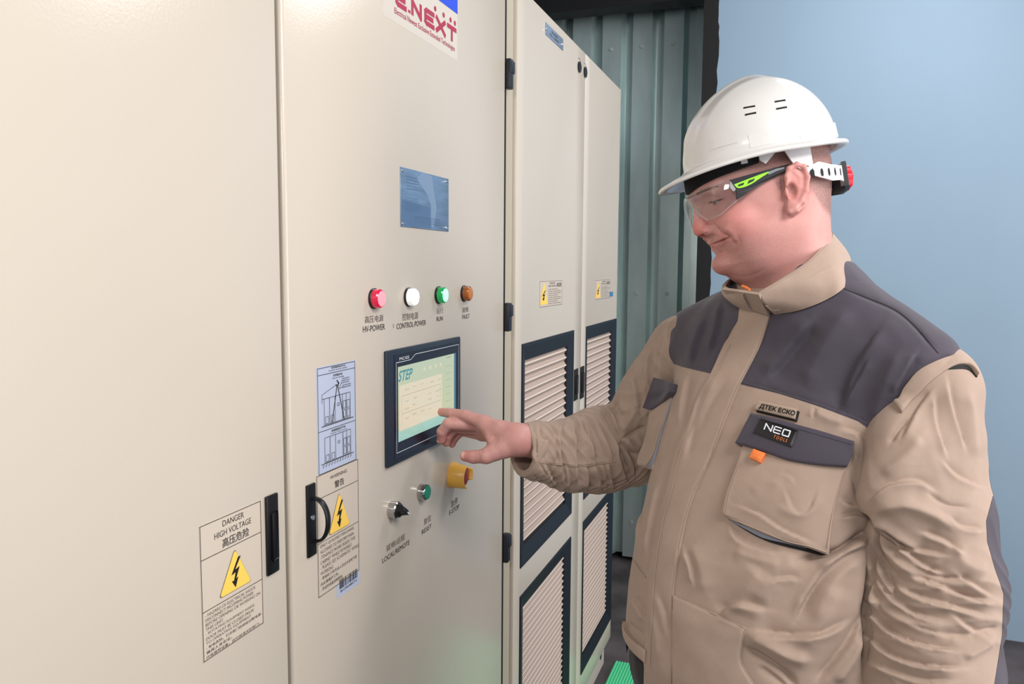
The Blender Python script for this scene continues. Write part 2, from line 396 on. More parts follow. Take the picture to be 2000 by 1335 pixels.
# ---- middle cabinet
# pulled-out D handle
y0, y1, z0, z1 = rect_px((596, 948), (615, 1080))
hp = box('pull_handle', 0.0, 0.004, y0, y1, z0, z1, MT['black'], d2, bev=0.0015)
w, h = y1-y0, z1-z0
vs, fs = [], []; n = 22
for i in range(n+1):
    a = PI*i/n; zc = (z0+z1)/2 + (h*.30)*math.cos(a); xc = 0.003+0.025*math.sin(a)**0.8 if 0 < i < n else 0.003
    yc = (y0+y1)/2+w*.15
    tx, tz = math.cos(a), -math.sin(a)*1.0
    for k in range(8):
        b = 2*PI*k/8
        vs.append((xc+0.0024*math.cos(b)*math.sin(a), yc+0.0060*math.sin(b), zc+0.0024*math.cos(b)*math.cos(a)))
for i in range(n):
    for k in range(8): fs.append((i*8+k, i*8+(k+1) % 8, (i+1)*8+(k+1) % 8, (i+1)*8+k))
obj('bow_grip', vs, fs, MT['black'], hp, True)
cylx('lock_screw', (y0+y1)/2, (z0+z1)/2+0.004, [(0.004, 0.004), (0.006, 0.0035)], MT['rivet'], hp, n=14)

# pale blue transport label
y0, y1, z0, z1 = rect_px((617, 718), (696, 898))
s = box('transport_sticker', 0, 0.0004, y0, y1, z0, z1, MT['stickerblue'], d2); X = 0.0010; w, h = y1-y0, z1-z0
frame_lines('border', y0+w*.02, y1-w*.02, z0+h*.01, z1-h*.01, (z0+h*.925, z0+h*.405), X, MT['ink'], s, 0.0008)
lettering('变频器搬运方法', y0+w*.36, y0+w*.72, z0+h*.962, z0+h*.982, X, MT['ink'], s, bold=.01)
lettering('Inverter moving method', y0+w*.30, y0+w*.76, z0+h*.938, z0+h*.956, X, MT['ink'], s)
lettering('变频器吊装', y0+w*.40, y0+w*.64, z0+h*.885, z0+h*.908, X, MT['ink'], s, bold=.01)
lettering('Inverter hoisting', y0+w*.38, y0+w*.68, z0+h*.860, z0+h*.878, X, MT['ink'], s)
lettering('变频器滚杠移动', y0+w*.34, y0+w*.70, z0+h*.368, z0+h*.392, X, MT['ink'], s, bold=.01)
lettering('Inverter wheel moving', y0+w*.32, y0+w*.74, z0+h*.345, z0+h*.362, X, MT['ink'], s)
def lines(name, segs, x, m, parent, wd=0.0007):
    bm = bmesh.new()
    for k_, (a, b, c, d, *q) in enumerate(segs):
        A, B = np.array((a, b), float), np.array((c, d), float); t = (B-A)/max(1e-9, np.linalg.norm(B-A)); nn = np.array((-t[1], t[0]))*(q[0] if q else wd)/2
        bm.faces.new([bm.verts.new((x+(k_ % 8)*.00003, *p)) for p in (A-nn, B-nn, B+nn, A+nn)])
    return bobj(name, bm, m, parent)
def rl(a, b, c, d): return [(a, b, c, b), (c, b, c, d), (c, d, a, d), (a, d, a, b)]
U = lambda u, v: (y0+w*u, z0+h*v)
def cabsketch(v0, v1):
    sg = []
    for (u0, u1) in ((.17, .30), (.30, .44), (.44, .63), (.63, .73), (.73, .84)):
        sg += rl(*U(u0, v0), *U(u1, v1))
    dv = v1-v0
    for (u0, u1) in ((.20, .27), (.34, .41)): sg += rl(*U(u0, v0+dv*.04), *U(u1, v0+dv*.30))
    for (u0, u1) in ((.65, .715), (.75, .82)):
        sg += rl(*U(u0, v0+dv*.06), *U(u1, v0+dv*.36)); sg += rl(*U(u0, v0+dv*.42), *U(u1, v0+dv*.72))
    sg += rl(*U(.50, v0+dv*.60), *U(.55, v0+dv*.70))
    return sg
lines('hoisting_sketch', cabsketch(.455, .70)+[(*U(.10, .445), *U(.92, .445), 0.0012), (*U(.36, .455), *U(.50, .80), 0.0016), (*U(.67, .455), *U(.51, .80), 0.0016),
      (*U(.12, .74), *U(.46, .80)), (*U(.12, .66), *U(.12, .74)), (*U(.12, .70), *U(.84, .70)), (*U(.55, .76), *U(.62, .82)), (*U(.55, .76), *U(.66, .77))], X, MT['ink'], s)
lettering('ʖ', *sum([[y0+w*.46, y0+w*.55]], []), z0+h*.79, z0+h*.845, X, MT['blackmat'], s, name='hook_mark', bold=0.03)
for k in range(3): lettering('mmmmmmmm', y0+w*.62, y0+w*.82, z0+h*(.80+.02*k), z0+h*(.812+.02*k), X, MT['ink'], s, name='caption')
for k in range(2): lettering('mmmmmmm', y0+w*.64, y0+w*.86, z0+h*(.755+.02*k), z0+h*(.767+.02*k), X, MT['ink'], s, name='caption')
lines('rolling_sketch', cabsketch(.10, .335)+[(*U(.08, .095), *U(.92, .095), 0.0010)]+[(*U(.12+.07*k, .06), *U(.15+.07*k, .085), 0.0010) for k in range(11)], X, MT['ink'], s)

# warning label
s, y0, y1, z0, z1, X = sticker(d2, 'warning_sticker', (617, 930), (701, 1113), (0.443, 0.808))
w, h = y1-y0, z1-z0
lettering('WARNING', y0+w*.31, y0+w*.71, z0+h*.925, z0+h*.955, X, MT['ink'], s)
lettering('警告', y0+w*.41, y0+w*.64, z0+h*.835, z0+h*.895, X, MT['ink'], s, bold=0.01)
bolt_sign(s, y0+w*.51, z0+h*.47, w*.50, h*.31, X)
rows = ['ONLY QUALIFIED PERSONNEL', 'ALLOWED TO PERFORM MAIN-', '-TENANCE WORK INSIDE THIS', 'CABINET WHILE POWERED.', '- PLEASE SEE SCHEMATIC WHILE', 'WORKING.', '- 带电时,只有专业人员允许进电气柜', '内从事维护工作。', '- 作业时请看说明图纸。']
wd = (.82, .82, .84, .76, .94, .30, .88, .42, .52)
for i, (r, q) in enumerate(zip(rows, wd)):
    zt = z0+h*(.425-.0445*i)
    lettering(r, y0+w*.06, y0+w*(.06+q), zt-h*.030, zt, X, MT['inksoft'] if i < 6 else MT['ink'], s)
# bar code slip
y0, y1, z0, z1 = rect_px((657, 1128), (703, 1140)); 
y0, y1, z0, z1 = pt(657, 1130)[1], pt(703, 1130)[1], pt(680, 1153)[2], pt(680, 1112)[2]
s = box('barcode_slip', 0, 0.0005, y0, y1, z0, z1, MT['stickerblue'], d2); w, h = y1-y0, z1-z0
sg = []; u = .12
while u < .88:
    ww = random.choice((.008, .012, .022)); sg.append((*U(u, .36), *U(u, .80), w*ww)); u += ww+random.choice((.012, .018, .026))
lines('bars', sg, 0.0008, MT['blackmat'], s)
lettering('8612904480714', y0+w*.14, y0+w*.84, z0+h*.18, z0+h*.30, 0.0008, MT['blackmat'], s)

# maker's sign on a clear film, running out of the top of the picture
P = pt(748, 35); Q = pt(893, 119)
y0, y1, z0, z1 = P[1], Q[1], Q[2], Q[2]+0.340
fl = box('sign_film', 0, 0.0002, y0, y1, z0, z1, MT['film'], d2); X = 0.0005
yb0, yb1 = pt(857, 0)[1], pt(892, 5)[1]
poly('blue_field', [(y1-0.11, pt(892, 27)[2]), (y1, pt(892, 27)[2]), (y1, z1-.04), (y1-0.11, z1-.04)], X, MT['blueprint'], fl, 0.0003)
a, b = pt(770, 27), pt(888, 97)
lettering('Electrical Newest Exclusive Extended Technologies', a[1], b[1], b[2]-.0065, b[2]+0.0060, X, MT['maroon'], fl, bold=0.008)
zb = pt(881, 82)[2]; zt = pt(882, 50)[2]; H_ = zt-zb; wd = .0088
YP = lambda px: pt(px, 50)[1]
# block capitals drawn with strokes of one width
def L(segs, x0, x1, nm='letter', w=wd):
    a0, a1 = YP(x0)+w/2, YP(x1)-w/2; b0, b1 = zb+w/2, zt-w/2
    lines(nm, [(a0+a*(a1-a0), b0+b*(b1-b0), a0+c*(a1-a0), b0+d*(b1-b0), w) for a, b, c, d in segs], X, MT['maroon'], fl)
EE = [(.12, 0, 1.15, 0), (0, .12, 0, .88), (.12, 1, 1.15, 1), (0, .5, 1.0, .5), (-.12, .22, .22, -.08), (-.12, .78, .22, 1.08)]
L(EE, 772.5, 794); L([(0, -.1, 0, .12)], 797, 801)
L([(0, -.12, 0, 1.12), (-.1, 1.05, 1.1, -.05), (1, -.12, 1, 1.12)], 803, 823.6)
L(EE, 828.5, 848); L([(-.08, -.1, 1.08, 1.1), (-.08, 1.1, 1.08, -.1)], 850.5, 870.5)
L([(-.25, 1, 1.25, 1), (.5, -.12, .5, 1)], 874, 890)
for (qx, qy) in ((849.5, 17), (866, 29.4), (879.6, 39), (888, 45.5)):
    p = pt(qx, qy); poly('dot', [(p[1]+.0048*math.cos(k*PI/6), p[2]+.0048*math.sin(k*PI/6)) for k in range(12)], X, MT['maroon'], fl, 0.0003)

# riveted data plate
y0, y1, z0, z1 = rect_px((781, 325), (875, 452))
s = box('data_plate', 0, 0.0016, y0, y1, z0, z1, MT['plate'], d2, bev=0.0005)
w, h = y1-y0, z1-z0
for u in (.035, .965):
    for v in (.055, .945): cylx('rivet', y0+w*u, z0+h*v, [(0.0016, 0.0035), (0.0032, 0.0028), (0.0038, 0.0)], MT['rivet'], s, n=12)
sg = []
for k in range(7): sg.append((*U(.08, .50-.035*k), *U(.30+.1*random.random(), .50-.035*k), 0.0008))
for k in range(4): sg.append((*U(.25, .20-.035*k), *U(.78, .20-.035*k), 0.0008))
for k in range(5): sg.append((*U(.10, .86-.05*k), *U(.34, .86-.05*k), 0.0007))
for nm, v, cc in (('film_wrinkle', [(.42, 1), (.62, .97), (.66, .7), (.72, .42), (.66, .05), (.60, .05), (.60, .42), (.52, .62), (.30, .86)], srgb(150, 172, 196)), ('film_wrinkle', [(.01, .46), (.58, .40), (.60, .02), (.01, .02)], srgb(104, 132, 166))):
    poly(nm, [U(*q) for q in v], 0.00165, mat('plate_film', cc, .3, metal=.5), s, .00005)
MT['platetext'] = mat('plate_engraving', srgb(92, 120, 156), 0.4, metal=0.5)
lines('engraved_lines', sg, 0.0018, MT['platetext'], s)

# indicator lamps
def lamp(px, py, rimm, lensm, x=0.012):
    p = pt(px, py, x); y, z = p[1], p[2]; R = 0.0155
    t = cylx('indicator_lamp', y, z, [(0, R+.0012), (0.003, R+.0012), (0.004, R)], MT['black'], d2)
    cylx('lens_rim', y, z, [(0.004, R-.0003), (0.013, R-.0003), (0.0155, R-.0025), (0.0150, R-.0035)], rimm, t)
    cylx('lens', y, z, [(0.0135, R-.0022), (0.016, R-.0034), (0.0172, R-.008), (0.0176, 0.0)], lensm, t)
lamp(742, 583, MT['lred'], MT['lredl']); lamp(809, 580, MT['lwhite'], MT['lwhitel']); lamp(867, 576, MT['lgreen'], MT['lgreenl']); lamp(916, 573, MT['lambers'], MT['lamber'])
T = [('高压电源', (713, 631), (749, 627), 14, 'inksoft'), ('HV-POWER', (709, 648), (752, 644), 12, 'ink'),
     ('控制电源', (786, 626), (817, 622), 14, 'inksoft'), ('CONTROL-POWER', (775, 642), (832, 635), 11, 'ink'),
     ('运行', (853, 613), (866, 611), 12, 'inksoft'), ('RUN', (853, 627), (865, 626), 9, 'ink'),
     ('故障', (903, 611), (915, 609), 11, 'inksoft'), ('FAULT', (903, 623), (917, 621), 9, 'ink'),
     ('就地/远程', (755, 1076), (791, 1054), 13, 'inksoft'), ('LOCAL/REMOTE', (747, 1097), (800, 1065), 10, 'ink'),
     ('复位', (828, 1025), (842, 1017), 13, 'inksoft'), ('RESET', (824, 1043), (843, 1031), 9, 'ink'),
     ('急停', (881, 990), (894, 983), 13, 'inksoft'), ('E-STOP', (878, 1005), (897, 993), 9, 'ink')]
for s_, l, r, h_, mm in T: label_px(s_, l, r, h_, MT[mm], d2)
lines('stray_mark', [(pt(768, 640)[1], pt(768, 640)[2], pt(768, 632)[1], pt(768, 632)[2], 0.0012)], 0.0006, MT['inksoft'], d2)

# touch screen
XS = 0.007
y0, y1, z0, z1 = rect_px((756, 684), (900, 848), XS)
z0 = (pt(757, 912, XS)[2]+pt(900, 848, XS)[2])/2; z1 = (pt(755, 684, XS)[2]+pt(900, 658, XS)[2])/2
s = box('touch_screen', 0, XS, y0, y1, z0, z1, MT['navy'], d2, bev=0.003, seg=2); w, h = y1-y0, z1-z0
a0, a1, b0, b1 = y0+w*.075, y1-w*.03, z0+h*.05, z1-h*.045
box('bezel_face', XS, XS+0.0008, a0, a1, b0, b1, MT['navyin'], s)
X = XS+0.0012
lines('outline', [(*U(.095, .885), *U(.095, .10)), (*U(.095, .10), *U(.955, .10)), (*U(.955, .10), *U(.955, .925)), (*U(.955, .925), *U(.33, .925)), (*U(.33, .925), *U(.27, .885)), (*U(.27, .885), *U(.095, .885))], X, MT['white'], s, 0.0009)
lettering('MCGS', *(y0+w*.135, y0+w*.25), z0+h*.900, z0+h*.925, X, MT['white'], s, bold=0.01, sp=1.1)
sy0, sy1, sz0, sz1 = y0+w*.115, y0+w*.905, z0+h*.19, z0+h*.845
me_v = [(X, sy0, sz0), (X, sy1, sz0), (X, sy1, sz1), (X, sy0, sz1)]
d = obj('display', me_v, [(0, 1, 2, 3)], MT['screen'], s)
uvl = d.data.uv_layers.new(name='uv')
for i, u in enumerate(((0, 0), (1, 0), (1, 1), (0, 1))): uvl.data[i].uv = u
sw, sh = sy1-sy0, sz1-sz0; X += 0.0003
V = lambda u, v: (sy0+sw*u, sz0+sh*v)
def q2(nm, u0, u1, v0, v1, m, xx=None): poly(nm, [V(u0, v0), V(u1, v0), V(u1, v1), V(u0, v1)], xx or X, m, s, 0.0001)
q2('right_menu', .965, 1.0, 0.0, 1.0, MT['screenblue'])
q2('window_panel', .02, .73, .14, .745, MT['screenpanel'])
lettering('STEP', sy0+sw*.0, sy0+sw*.225, sz0+sh*.80, sz0+sh*.945, X, MT['screenteal'], s, bold=0.02, shear=0.35)
sg = [(*V(.05, .60), *V(.70, .60)), (*V(.05, .36), *V(.70, .36)), (*V(.05, .60), *V(.05, .36)), (*V(.70, .60), *V(.70, .36)), (*V(.05, .36), *V(.05, .18))]
for k in range(8): sg += [(*V(.80, .10+.105*k), *V(.90, .10+.105*k))]
lines('table_lines', sg, X+0.0002, MT['screendim'], s, 0.0007)
random.seed(3)
for (u, v) in ((.10, .66), (.22, .67), (.34, .67), (.52, .66), (.66, .66), (.10, .50), (.24, .51), (.48, .50), (.62, .50), (.66, .51), (.10, .40), (.22, .42), (.48, .42), (.62, .42), (.10, .27), (.22, .29), (.36, .29), (.48, .28)):
    lettering(random.choice(('0.0', '50.0', '0.00 A', '380 V', '0 rpm')), sy0+sw*u, sy0+sw*(u+.06), sz0+sh*v, sz0+sh*(v+.025), X+.0002, MT['screendim'], s, name='reading')
for (u, v) in ((.42, .86), (.52, .86), (.62, .86), (.71, .86)):
    q2('status_icon', u-.012, u+.012, v, v+.05, MT['screenpanel'])
q2('menu_word', .82, .90, .955, .97, MT['screendim'])

# selector switch, green push button, emergency stop
p = pt(776, 996, 0.012); y, z = p[1], p[2]; R = 0.0150
t = cylx('selector_switch', y, z, [(0, R), (0.013, R), (0.0145, R-.0012), (0.0140, R-.003)], MT['chrome'], d2)
k = cylx('selector_body', y, z, [(0.013, R-.003), (0.018, R-.0035), (0.020, R-.006), (0.020, 0)], MT['black'], t)
ang = math.radians(-38)
bm = bmesh.new(); prof = [(-.013, -.006), (.005, -.0075), (.0145, -.0022), (.0145, .0022), (.005, .0075), (-.013, .006)]
lo = [bm.verts.new((0.018, y+a*math.cos(ang)-b*math.sin(ang), z+a*math.sin(ang)+b*math.cos(ang))) for a, b in prof]
hi = [bm.verts.new((0.030, y+a*.9*math.cos(ang)-b*.6*math.sin(ang), z+a*.9*math.sin(ang)+b*.6*math.cos(ang))) for a, b in prof]
bm.faces.new(hi); [bm.faces.new([lo[i], lo[(i+1) % 6], hi[(i+1) % 6], hi[i]]) for i in range(6)]
bmesh.ops.bevel(bm, geom=list(bm.edges), offset=0.0008, segments=2, affect='EDGES', profile=.5)
bobj('lever', bm, MT['black'], t)
poly('pointer_mark', [(y+a*math.cos(ang)-b*math.sin(ang), z+a*math.sin(ang)+b*math.cos(ang)) for a, b in ((.004, -.0011), (.0125, -.0009), (.0125, .0009), (.004, .0011))], 0.0302, MT['white'], t, .0004)
p = pt(832, 961, 0.012); y, z = p[1], p[2]; R = 0.0148
t = cylx('push_button', y, z, [(0, R), (0.0135, R), (0.015, R-.001), (0.0145, R-.0026)], MT['chrome'], d2)
cylx('button_cap', y, z, [(0.0135, R-.0022), (0.0165, R-.0026), (0.0168, R-.004), (0.0162, 0.0)], MT['green'], t)
p = pt(894, 928, 0.012); y, z = p[1], p[2]
t = cylx('emergency_stop', y, z, [(0, .0262), (0.004, .0262), (0.004, .0250)], MT['yelplast'], d2)
# yellow guard: a collar cut away in two places
vs, fs = [], []; n = 72; Ro, Ri = 0.0255, 0.0222
def gh(a):
    d1_ = abs((a-math.radians(68)+PI) % (2*PI)-PI); d2_ = abs((a-math.radians(-68)+PI) % (2*PI)-PI)
    dd = min(d1_, d2_)
    c = min(1.0, max(0.0, (dd-math.radians(26))/math.radians(14))); c = c*c*(3-2*c)
    return 0.010+0.026*c
for k in range(n):
    a = 2*PI*k/n; g = gh(a)
    for (x, r) in ((0.0, Ro), (g-.001, Ro*.985), (g, Ro*.985-.001), (g, Ri+.001), (g-.001, Ri), (0.0, Ri)):
        vs.append((x, y+r*math.cos(a), z+r*math.sin(a)))
for k in range(n):
    for j in range(5): fs.append((k*6+j, ((k+1) % n)*6+j, ((k+1) % n)*6+j+1, k*6+j+1))
wn(obj('guard_collar', vs, fs, MT['yelplast'], t, True), 50)
cylx('mushroom_head', y, z, [(0.004, .010), (0.014, .010), (0.016, .0195), (0.024, .0205), (0.029, .018), (0.0315, .010), (0.032, 0.0)], MT['redbtn'], t)

# ---- double-door cabinet with filters
def grille(px_tl, py_tl, px_br, py_br):
    """opening rectangle from upper-left and lower-right photo positions on the door face"""
    y0, y1, z0, z1 = rect_px((px_tl, py_tl), (px_br, py_br)); return y0, y1, z0, z1
gA1 = grille(1020, 676, 1114, 1000); gA2 = grille(1018, 1162, 1110, 1330)
zA2 = pt(1110, 1056)[2]
zB1t = pt(1202, 631)[2]; zB1b = pt(1141, 970)[2]; zB2t = pt(1196, 961)[2]; zB2b = pt(1137, 1308)[2]
hA = gA1[3]-gA1[2]
holesA = [(gA1[0], gA1[1], (pt(1020, 1102)[2]+pt(1112, 1000)[2])/2, gA1[3]), (gA1[0], gA1[1], zB2b, (pt(1018, 1165)[2]+zA2)/2)]
yB0, yB1 = pt(1144, 700)[1], pt(1201, 700)[1]
holesB = [(yB0, yB1, zB1b, gA1[3]), (yB0, yB1, zB2b, holesA[1][3])]
dA = door(c3, Y3, YM-0.0015, holesA); dB = door(c3, YM+0.0015, Y4, holesB)
def filt(dr, y0, y1, z0, z1, pleats):
    g = sub('filter_grille', dr, (0, (y0+y1)/2, (z0+z1)/2))
    # sloped rubber surround
    e, m_ = 0.006, 0.052
    bm = bmesh.new()
    def ring(x, ins): return [bm.verts.new((x, a, b)) for a, b in ((y0+ins, z0+ins), (y1-ins, z0+ins), (y1-ins, z1-ins), (y0+ins, z1-ins))]
    rs = [ring(0.0, -e), ring(0.003, -e+.001), ring(0.003, 0.002), ring(-0.006, 0.040), ring(-0.030, 0.041)]
    for A, B in zip(rs, rs[1:]):
        for i in range(4): bm.faces.new([A[i], A[(i+1) % 4], B[(i+1) % 4], B[i]])
    fr = bobj('surround', bm, MT['gasket'], g)
    a0, a1, b0, b1 = y0+.039, y1-.036, z0+.040, z1-.040
    vs, fs, uvs = [], [], []
    n = pleats*2
    for i in range(n+1):
        zz = b0+(b1-b0)*i/n; x = -0.009 if i % 2 else -0.016
        vs += [(x, a0, zz), (x, a1, zz)]
    for i in range(n): fs.append((i*2, i*2+1, i*2+3, i*2+2))
    o = obj('pleated_filter', vs, fs, MT['filter'], g)
    uvl = o.data.uv_layers.new(name='uv'); su = 0.0032
    L_ = math.hypot((b1-b0)/n, .010)
    for p_ in o.data.polygons:
        for li in p_.loop_indices:
            vi = o.data.loops[li].vertex_index; uvl.data[li].uv = (vs[vi][1]/(su*2.7), (vi//2)*L_/su)
    # pale strip along every second fold, painting in the light on the pleat crests
    wv, wf = [], []
    for i in range(1, n, 2):
        zz = b0+(b1-b0)*i/n; b = len(wv)
        wv += [(-0.0090, a0, zz-.0022), (-0.0090, a1, zz-.0022), (-0.0080, a1, zz), (-0.0080, a0, zz), (-0.0090, a0, zz+.0022), (-0.0090, a1, zz+.0022)]
        wf += [(b, b+1, b+2, b+3), (b+3, b+2, b+5, b+4)]
    obj('fold_crests', wv, wf, MT['crest'], g)
filt(dA, *holesA[0], 21); filt(dA, *holesA[1], 24)
filt(dB, *holesB[0], 21); filt(dB, *holesB[1], 24)
# flat black pulls, key locks, plates
for dr, a, b in ((dA, (1121, 719), (1127, 779)), (dB, (1133, 714), (1139, 775))):
    y0, y1, z0, z1 = rect_px(a, b); z0, z1 = pt(b[0], b[1])[2], pt(b[0], a[1])[2]
    hh = box('flush_handle', 0, 0.003, y0, y1, z0, z1, MT['blackmat'], dr, bev=.001)
    box('grip', .0035, .0055, y0+(y1-y0)*.25, y1-(y1-y0)*.2, z0+.02, z1-.02, MT['black'], hh, bev=.003)
for dr, q in ((dA, (1132, 131)), (dB, (1143.5, 141))):
    p = pt(*q, .002); y, z = p[1], p[2]
    lk = cylx('key_lock', y, z, [(0, .016), (.004, .016), (.005, .013), (.003, .009), (.003, 0)], MT['black'], dr, n=24)
    sg = [(y+.026*math.cos(a), z+.026*math.sin(a), y+.026*math.cos(a+.2), z+.026*math.sin(a+.2)) for a in np.arange(0.2, 2.0, .2)]
    lines('turn_arc', sg, .0008, MT['ink'], lk, .0014)
y0, y1, z0, z1 = rect_px((1065, 43), (1099, 99)); z1 = pt(1065, 43)[2]; z0 = pt(1099, 99)[2]
s = box('name_plate', 0, .0015, y0, y1, z0, z1, MT['plate2'], dA, bev=.0004); w, h = y1-y0, z1-z0
lettering('变频柜', y0+w*.3, y0+w*.66, z0+h*.52, z0+h*.76, .0018, MT['ink'], s); lettering('VSD CABINET', y0+w*.2, y0+w*.75, z0+h*.22, z0+h*.42, .0018, MT['ink'], s)
for u in (.04, .96): cylx('rivet', y0+w*u, z0+h*.5, [(.0015, .004), (.003, .003), (.0036, 0)], MT['rivet'], s, n=10)
for dr, a, b in ((dA, (1054, 549), (1097, 594)), (dB, (1163, 547), (1191, 581))):
    s, y0, y1, z0, z1, X = sticker(dr, 'danger_sticker', a, b, ())
    w, h = y1-y0, z1-z0
    poly('warning_field', [(y0+w*.01, z0+h*.10), (y0+w*.33, z0+h*.10), (y0+w*.19, z0+h*.90), (y0+w*.15, z0+h*.90)], X, MT['yellow'], s, .0002)
    B = [(0.10, 0.78), (-0.16, 0.40), (0.0, 0.43), (-0.07, 0.24), (-0.15, 0.25), (-0.015, 0.06), (0.09, 0.29), (0.01, 0.27), (0.15, 0.53), (-0.02, 0.50), (0.20, 0.78)]
    poly('lightning_bolt', [(y0+w*.16+c*w*.42, z0+h*.2+e*h*.55) for c, e in B], X+.0004, MT['blackmat'], s, .0002)
    lettering('DANGER', y0+w*.42, y0+w*.66, z0+h*.87, z0+h*.94, X, MT['ink'], s); lettering('HIGH VOLTAGE', y0+w*.36, y0+w*.70, z0+h*.76, z0+h*.83, X, MT['ink'], s)
    lettering('高压危险', y0+w*.74, y0+w*.96, z0+h*.74, z0+h*.92, X, MT['ink'], s, bold=.01)
    for k in range(8): lettering('DISCONNECT POWER BEFORE OPENING', y0+w*.36, y0+w*(.94 if k % 3 else .8), z0+h*(.64-.08*k), z0+h*(.68-.08*k), X, MT['inksoft'], s)
y0, y1, z0, z1 = rect_px((1190, 570), (1197, 578))
box('blue_tag', 0, .0008, y0, y1, z0, z1, mat('teal_blue_tag', srgb(58, 124, 168), .4), dB)

# ================================================================== the person
# figure frame: a = across, b = up, c = away from where the photographer stood; metres
def K(px, py, d): return np.array([(px-1000)/FPX*d, -(py-667.5)/FPX*d, d])
BAS = np.stack([RT, UP, FW])                      # rows
def toW(V): return CAM + np.asarray(V) @ BAS
def toF(Wd): return (np.asarray(Wd)-CAM) @ BAS.T
def px_of(V): return 1000+FPX*V[:, 0]/V[:, 2], 667.5-FPX*V[:, 1]/V[:, 2]

# ---- distance functions -------------------------------------------------
def su(a, b, k):
    h = np.clip(0.5+0.5*(b-a)/k, 0, 1); return b*(1-h)+a*h-k*h*(1-h)
def ss(a, b, k):                                   # a minus b
    return -su(-a, b, k)
def cone(P, A, B, ra, rb):
    A = np.asarray(A, np.float32); B = np.asarray(B, np.float32); ba = B-A; L2 = float(ba@ba)+1e-12
    pa = P-A; t = np.clip((pa@ba)/L2, 0, 1)
    return np.linalg.norm(pa-t[:, None]*ba, axis=1)-(ra+(rb-ra)*t)
def chain(P, pts, rs, k=0.004):
    d = None
    for i in range(len(pts)-1):
        e = cone(P, pts[i], pts[i+1], rs[i], rs[i+1]); d = e if d is None else su(d, e, k)
    return d
def ell(P, C, R, Rm=None):
    q = P-np.asarray(C, np.float32)
    if Rm is not None: q = q@np.asarray(Rm, np.float32).T
    R = np.asarray(R, np.float32); k0 = np.linalg.norm(q/R, axis=1); k1 = np.linalg.norm(q/(R*R), axis=1)+1e-9
    return k0*(k0-1)/k1
# ---- surface nets -------------------------------------------------------
def snet(f, lo, hi, h, newton=3, subdiv=0):
    lo = np.array(lo, float); n = np.ceil((np.array(hi)-lo)/h).astype(int)+1
    ax = [(lo[i]+h*np.arange(n[i])).astype(np.float32) for i in range(3)]
    F = np.empty(n, np.float32)
    YZ = np.stack(np.meshgrid(ax[1], ax[2], indexing='ij'), -1).reshape(-1, 2)
    st = max(1, int(400000/len(YZ)))
    for i in range(0, n[0], st):
        xs = ax[0][i:i+st]
        P = np.empty((len(xs), len(YZ), 3), np.float32); P[:, :, 0] = xs[:, None]; P[:, :, 1:] = YZ[None]
        F[i:i+st] = f(P.reshape(-1, 3)).reshape(len(xs), n[1], n[2])
    S = F < 0
    c = [F[i:n[0]-1+i, j:n[1]-1+j, k:n[2]-1+k] for i in (0, 1) for j in (0, 1) for k in (0, 1)]
    cs = sum((x < 0).astype(np.int8) for x in c); act = (cs > 0) & (cs < 8)
    idx = -np.ones(act.shape, np.int64); ijk = np.argwhere(act); idx[act] = np.arange(len(ijk))
    vals = np.stack([x[act] for x in c], 1); offs = np.array([(i, j, k) for i in (0, 1) for j in (0, 1) for k in (0, 1)], float)
    acc = np.zeros((len(ijk), 3)); cnt = np.zeros(len(ijk))
    for a in range(8):
        for b in range(a+1, 8):
            if np.abs(offs[a]-offs[b]).sum() != 1: continue
            va, vb = vals[:, a], vals[:, b]; m = (va < 0) != (vb < 0); t = va/(va-vb+1e-12*(va == vb))
            p = offs[a]+(offs[b]-offs[a])*t[:, None]; acc[m] += p[m]; cnt[m] += 1
    V = lo+h*(ijk+acc/cnt[:, None])
    Q = []
    for d in range(3):
        u, w = (d+1) % 3, (d+2) % 3
        s0 = np.take(S, range(0, n[d]-1), d); s1 = np.take(S, range(1, n[d]), d); e = np.argwhere(s0 != s1)
        e = e[(e[:, u] > 0) & (e[:, w] > 0) & (e[:, u] < n[u]-1) & (e[:, w] < n[w]-1)]
        ins = s0[tuple(e.T)]
        def g(du, dw):
            q = e.copy(); q[:, u] -= du; q[:, w] -= dw; return idx[tuple(q.T)]
        q = np.stack([g(1, 1), g(0, 1), g(0, 0), g(1, 0)], 1); q[~ins] = q[~ins][:, ::-1]; Q.append(q)
    Q = np.concatenate(Q); V = V.astype(np.float32)
    def newt(V, it):
        e = h*0.3
        for _ in range(it):
            f0 = f(V); g = np.stack([(f(V+np.eye(3, dtype=np.float32)[i]*e)-f(V-np.eye(3, dtype=np.float32)[i]*e))/(2*e) for i in range(3)], 1)
            g2 = (g*g).sum(1)+1e-6; st_ = np.clip(f0/g2, -h, h)[:, None]*g; V = (V-st_*0.9).astype(np.float32)
        return V
    V = newt(V, newton)
    for _ in range(subdiv):
        V, Q = subdivide(V, Q); V = newt(V.astype(np.float32), 1)
    return V.astype(float), Q
def subdivide(V, Q):
    E = np.sort(np.stack([Q, np.roll(Q, -1, 1)], 2).reshape(-1, 2), 1)
    key = E[:, 0]*len(V)+E[:, 1]; uq, inv = np.unique(key, return_inverse=True)
    ev = 0.5*(V[uq//len(V)]+V[uq % len(V)]); fc = V[Q].mean(1)
    ei = inv.reshape(-1, 4)+len(V); fi = np.arange(len(Q))+len(V)+len(uq)
    NV = np.concatenate([V, ev, fc]); NQ = []
    for k in range(4): NQ.append(np.stack([Q[:, k], ei[:, k], fi, ei[:, (k-1) % 4]], 1))
    return NV, np.concatenate(NQ)
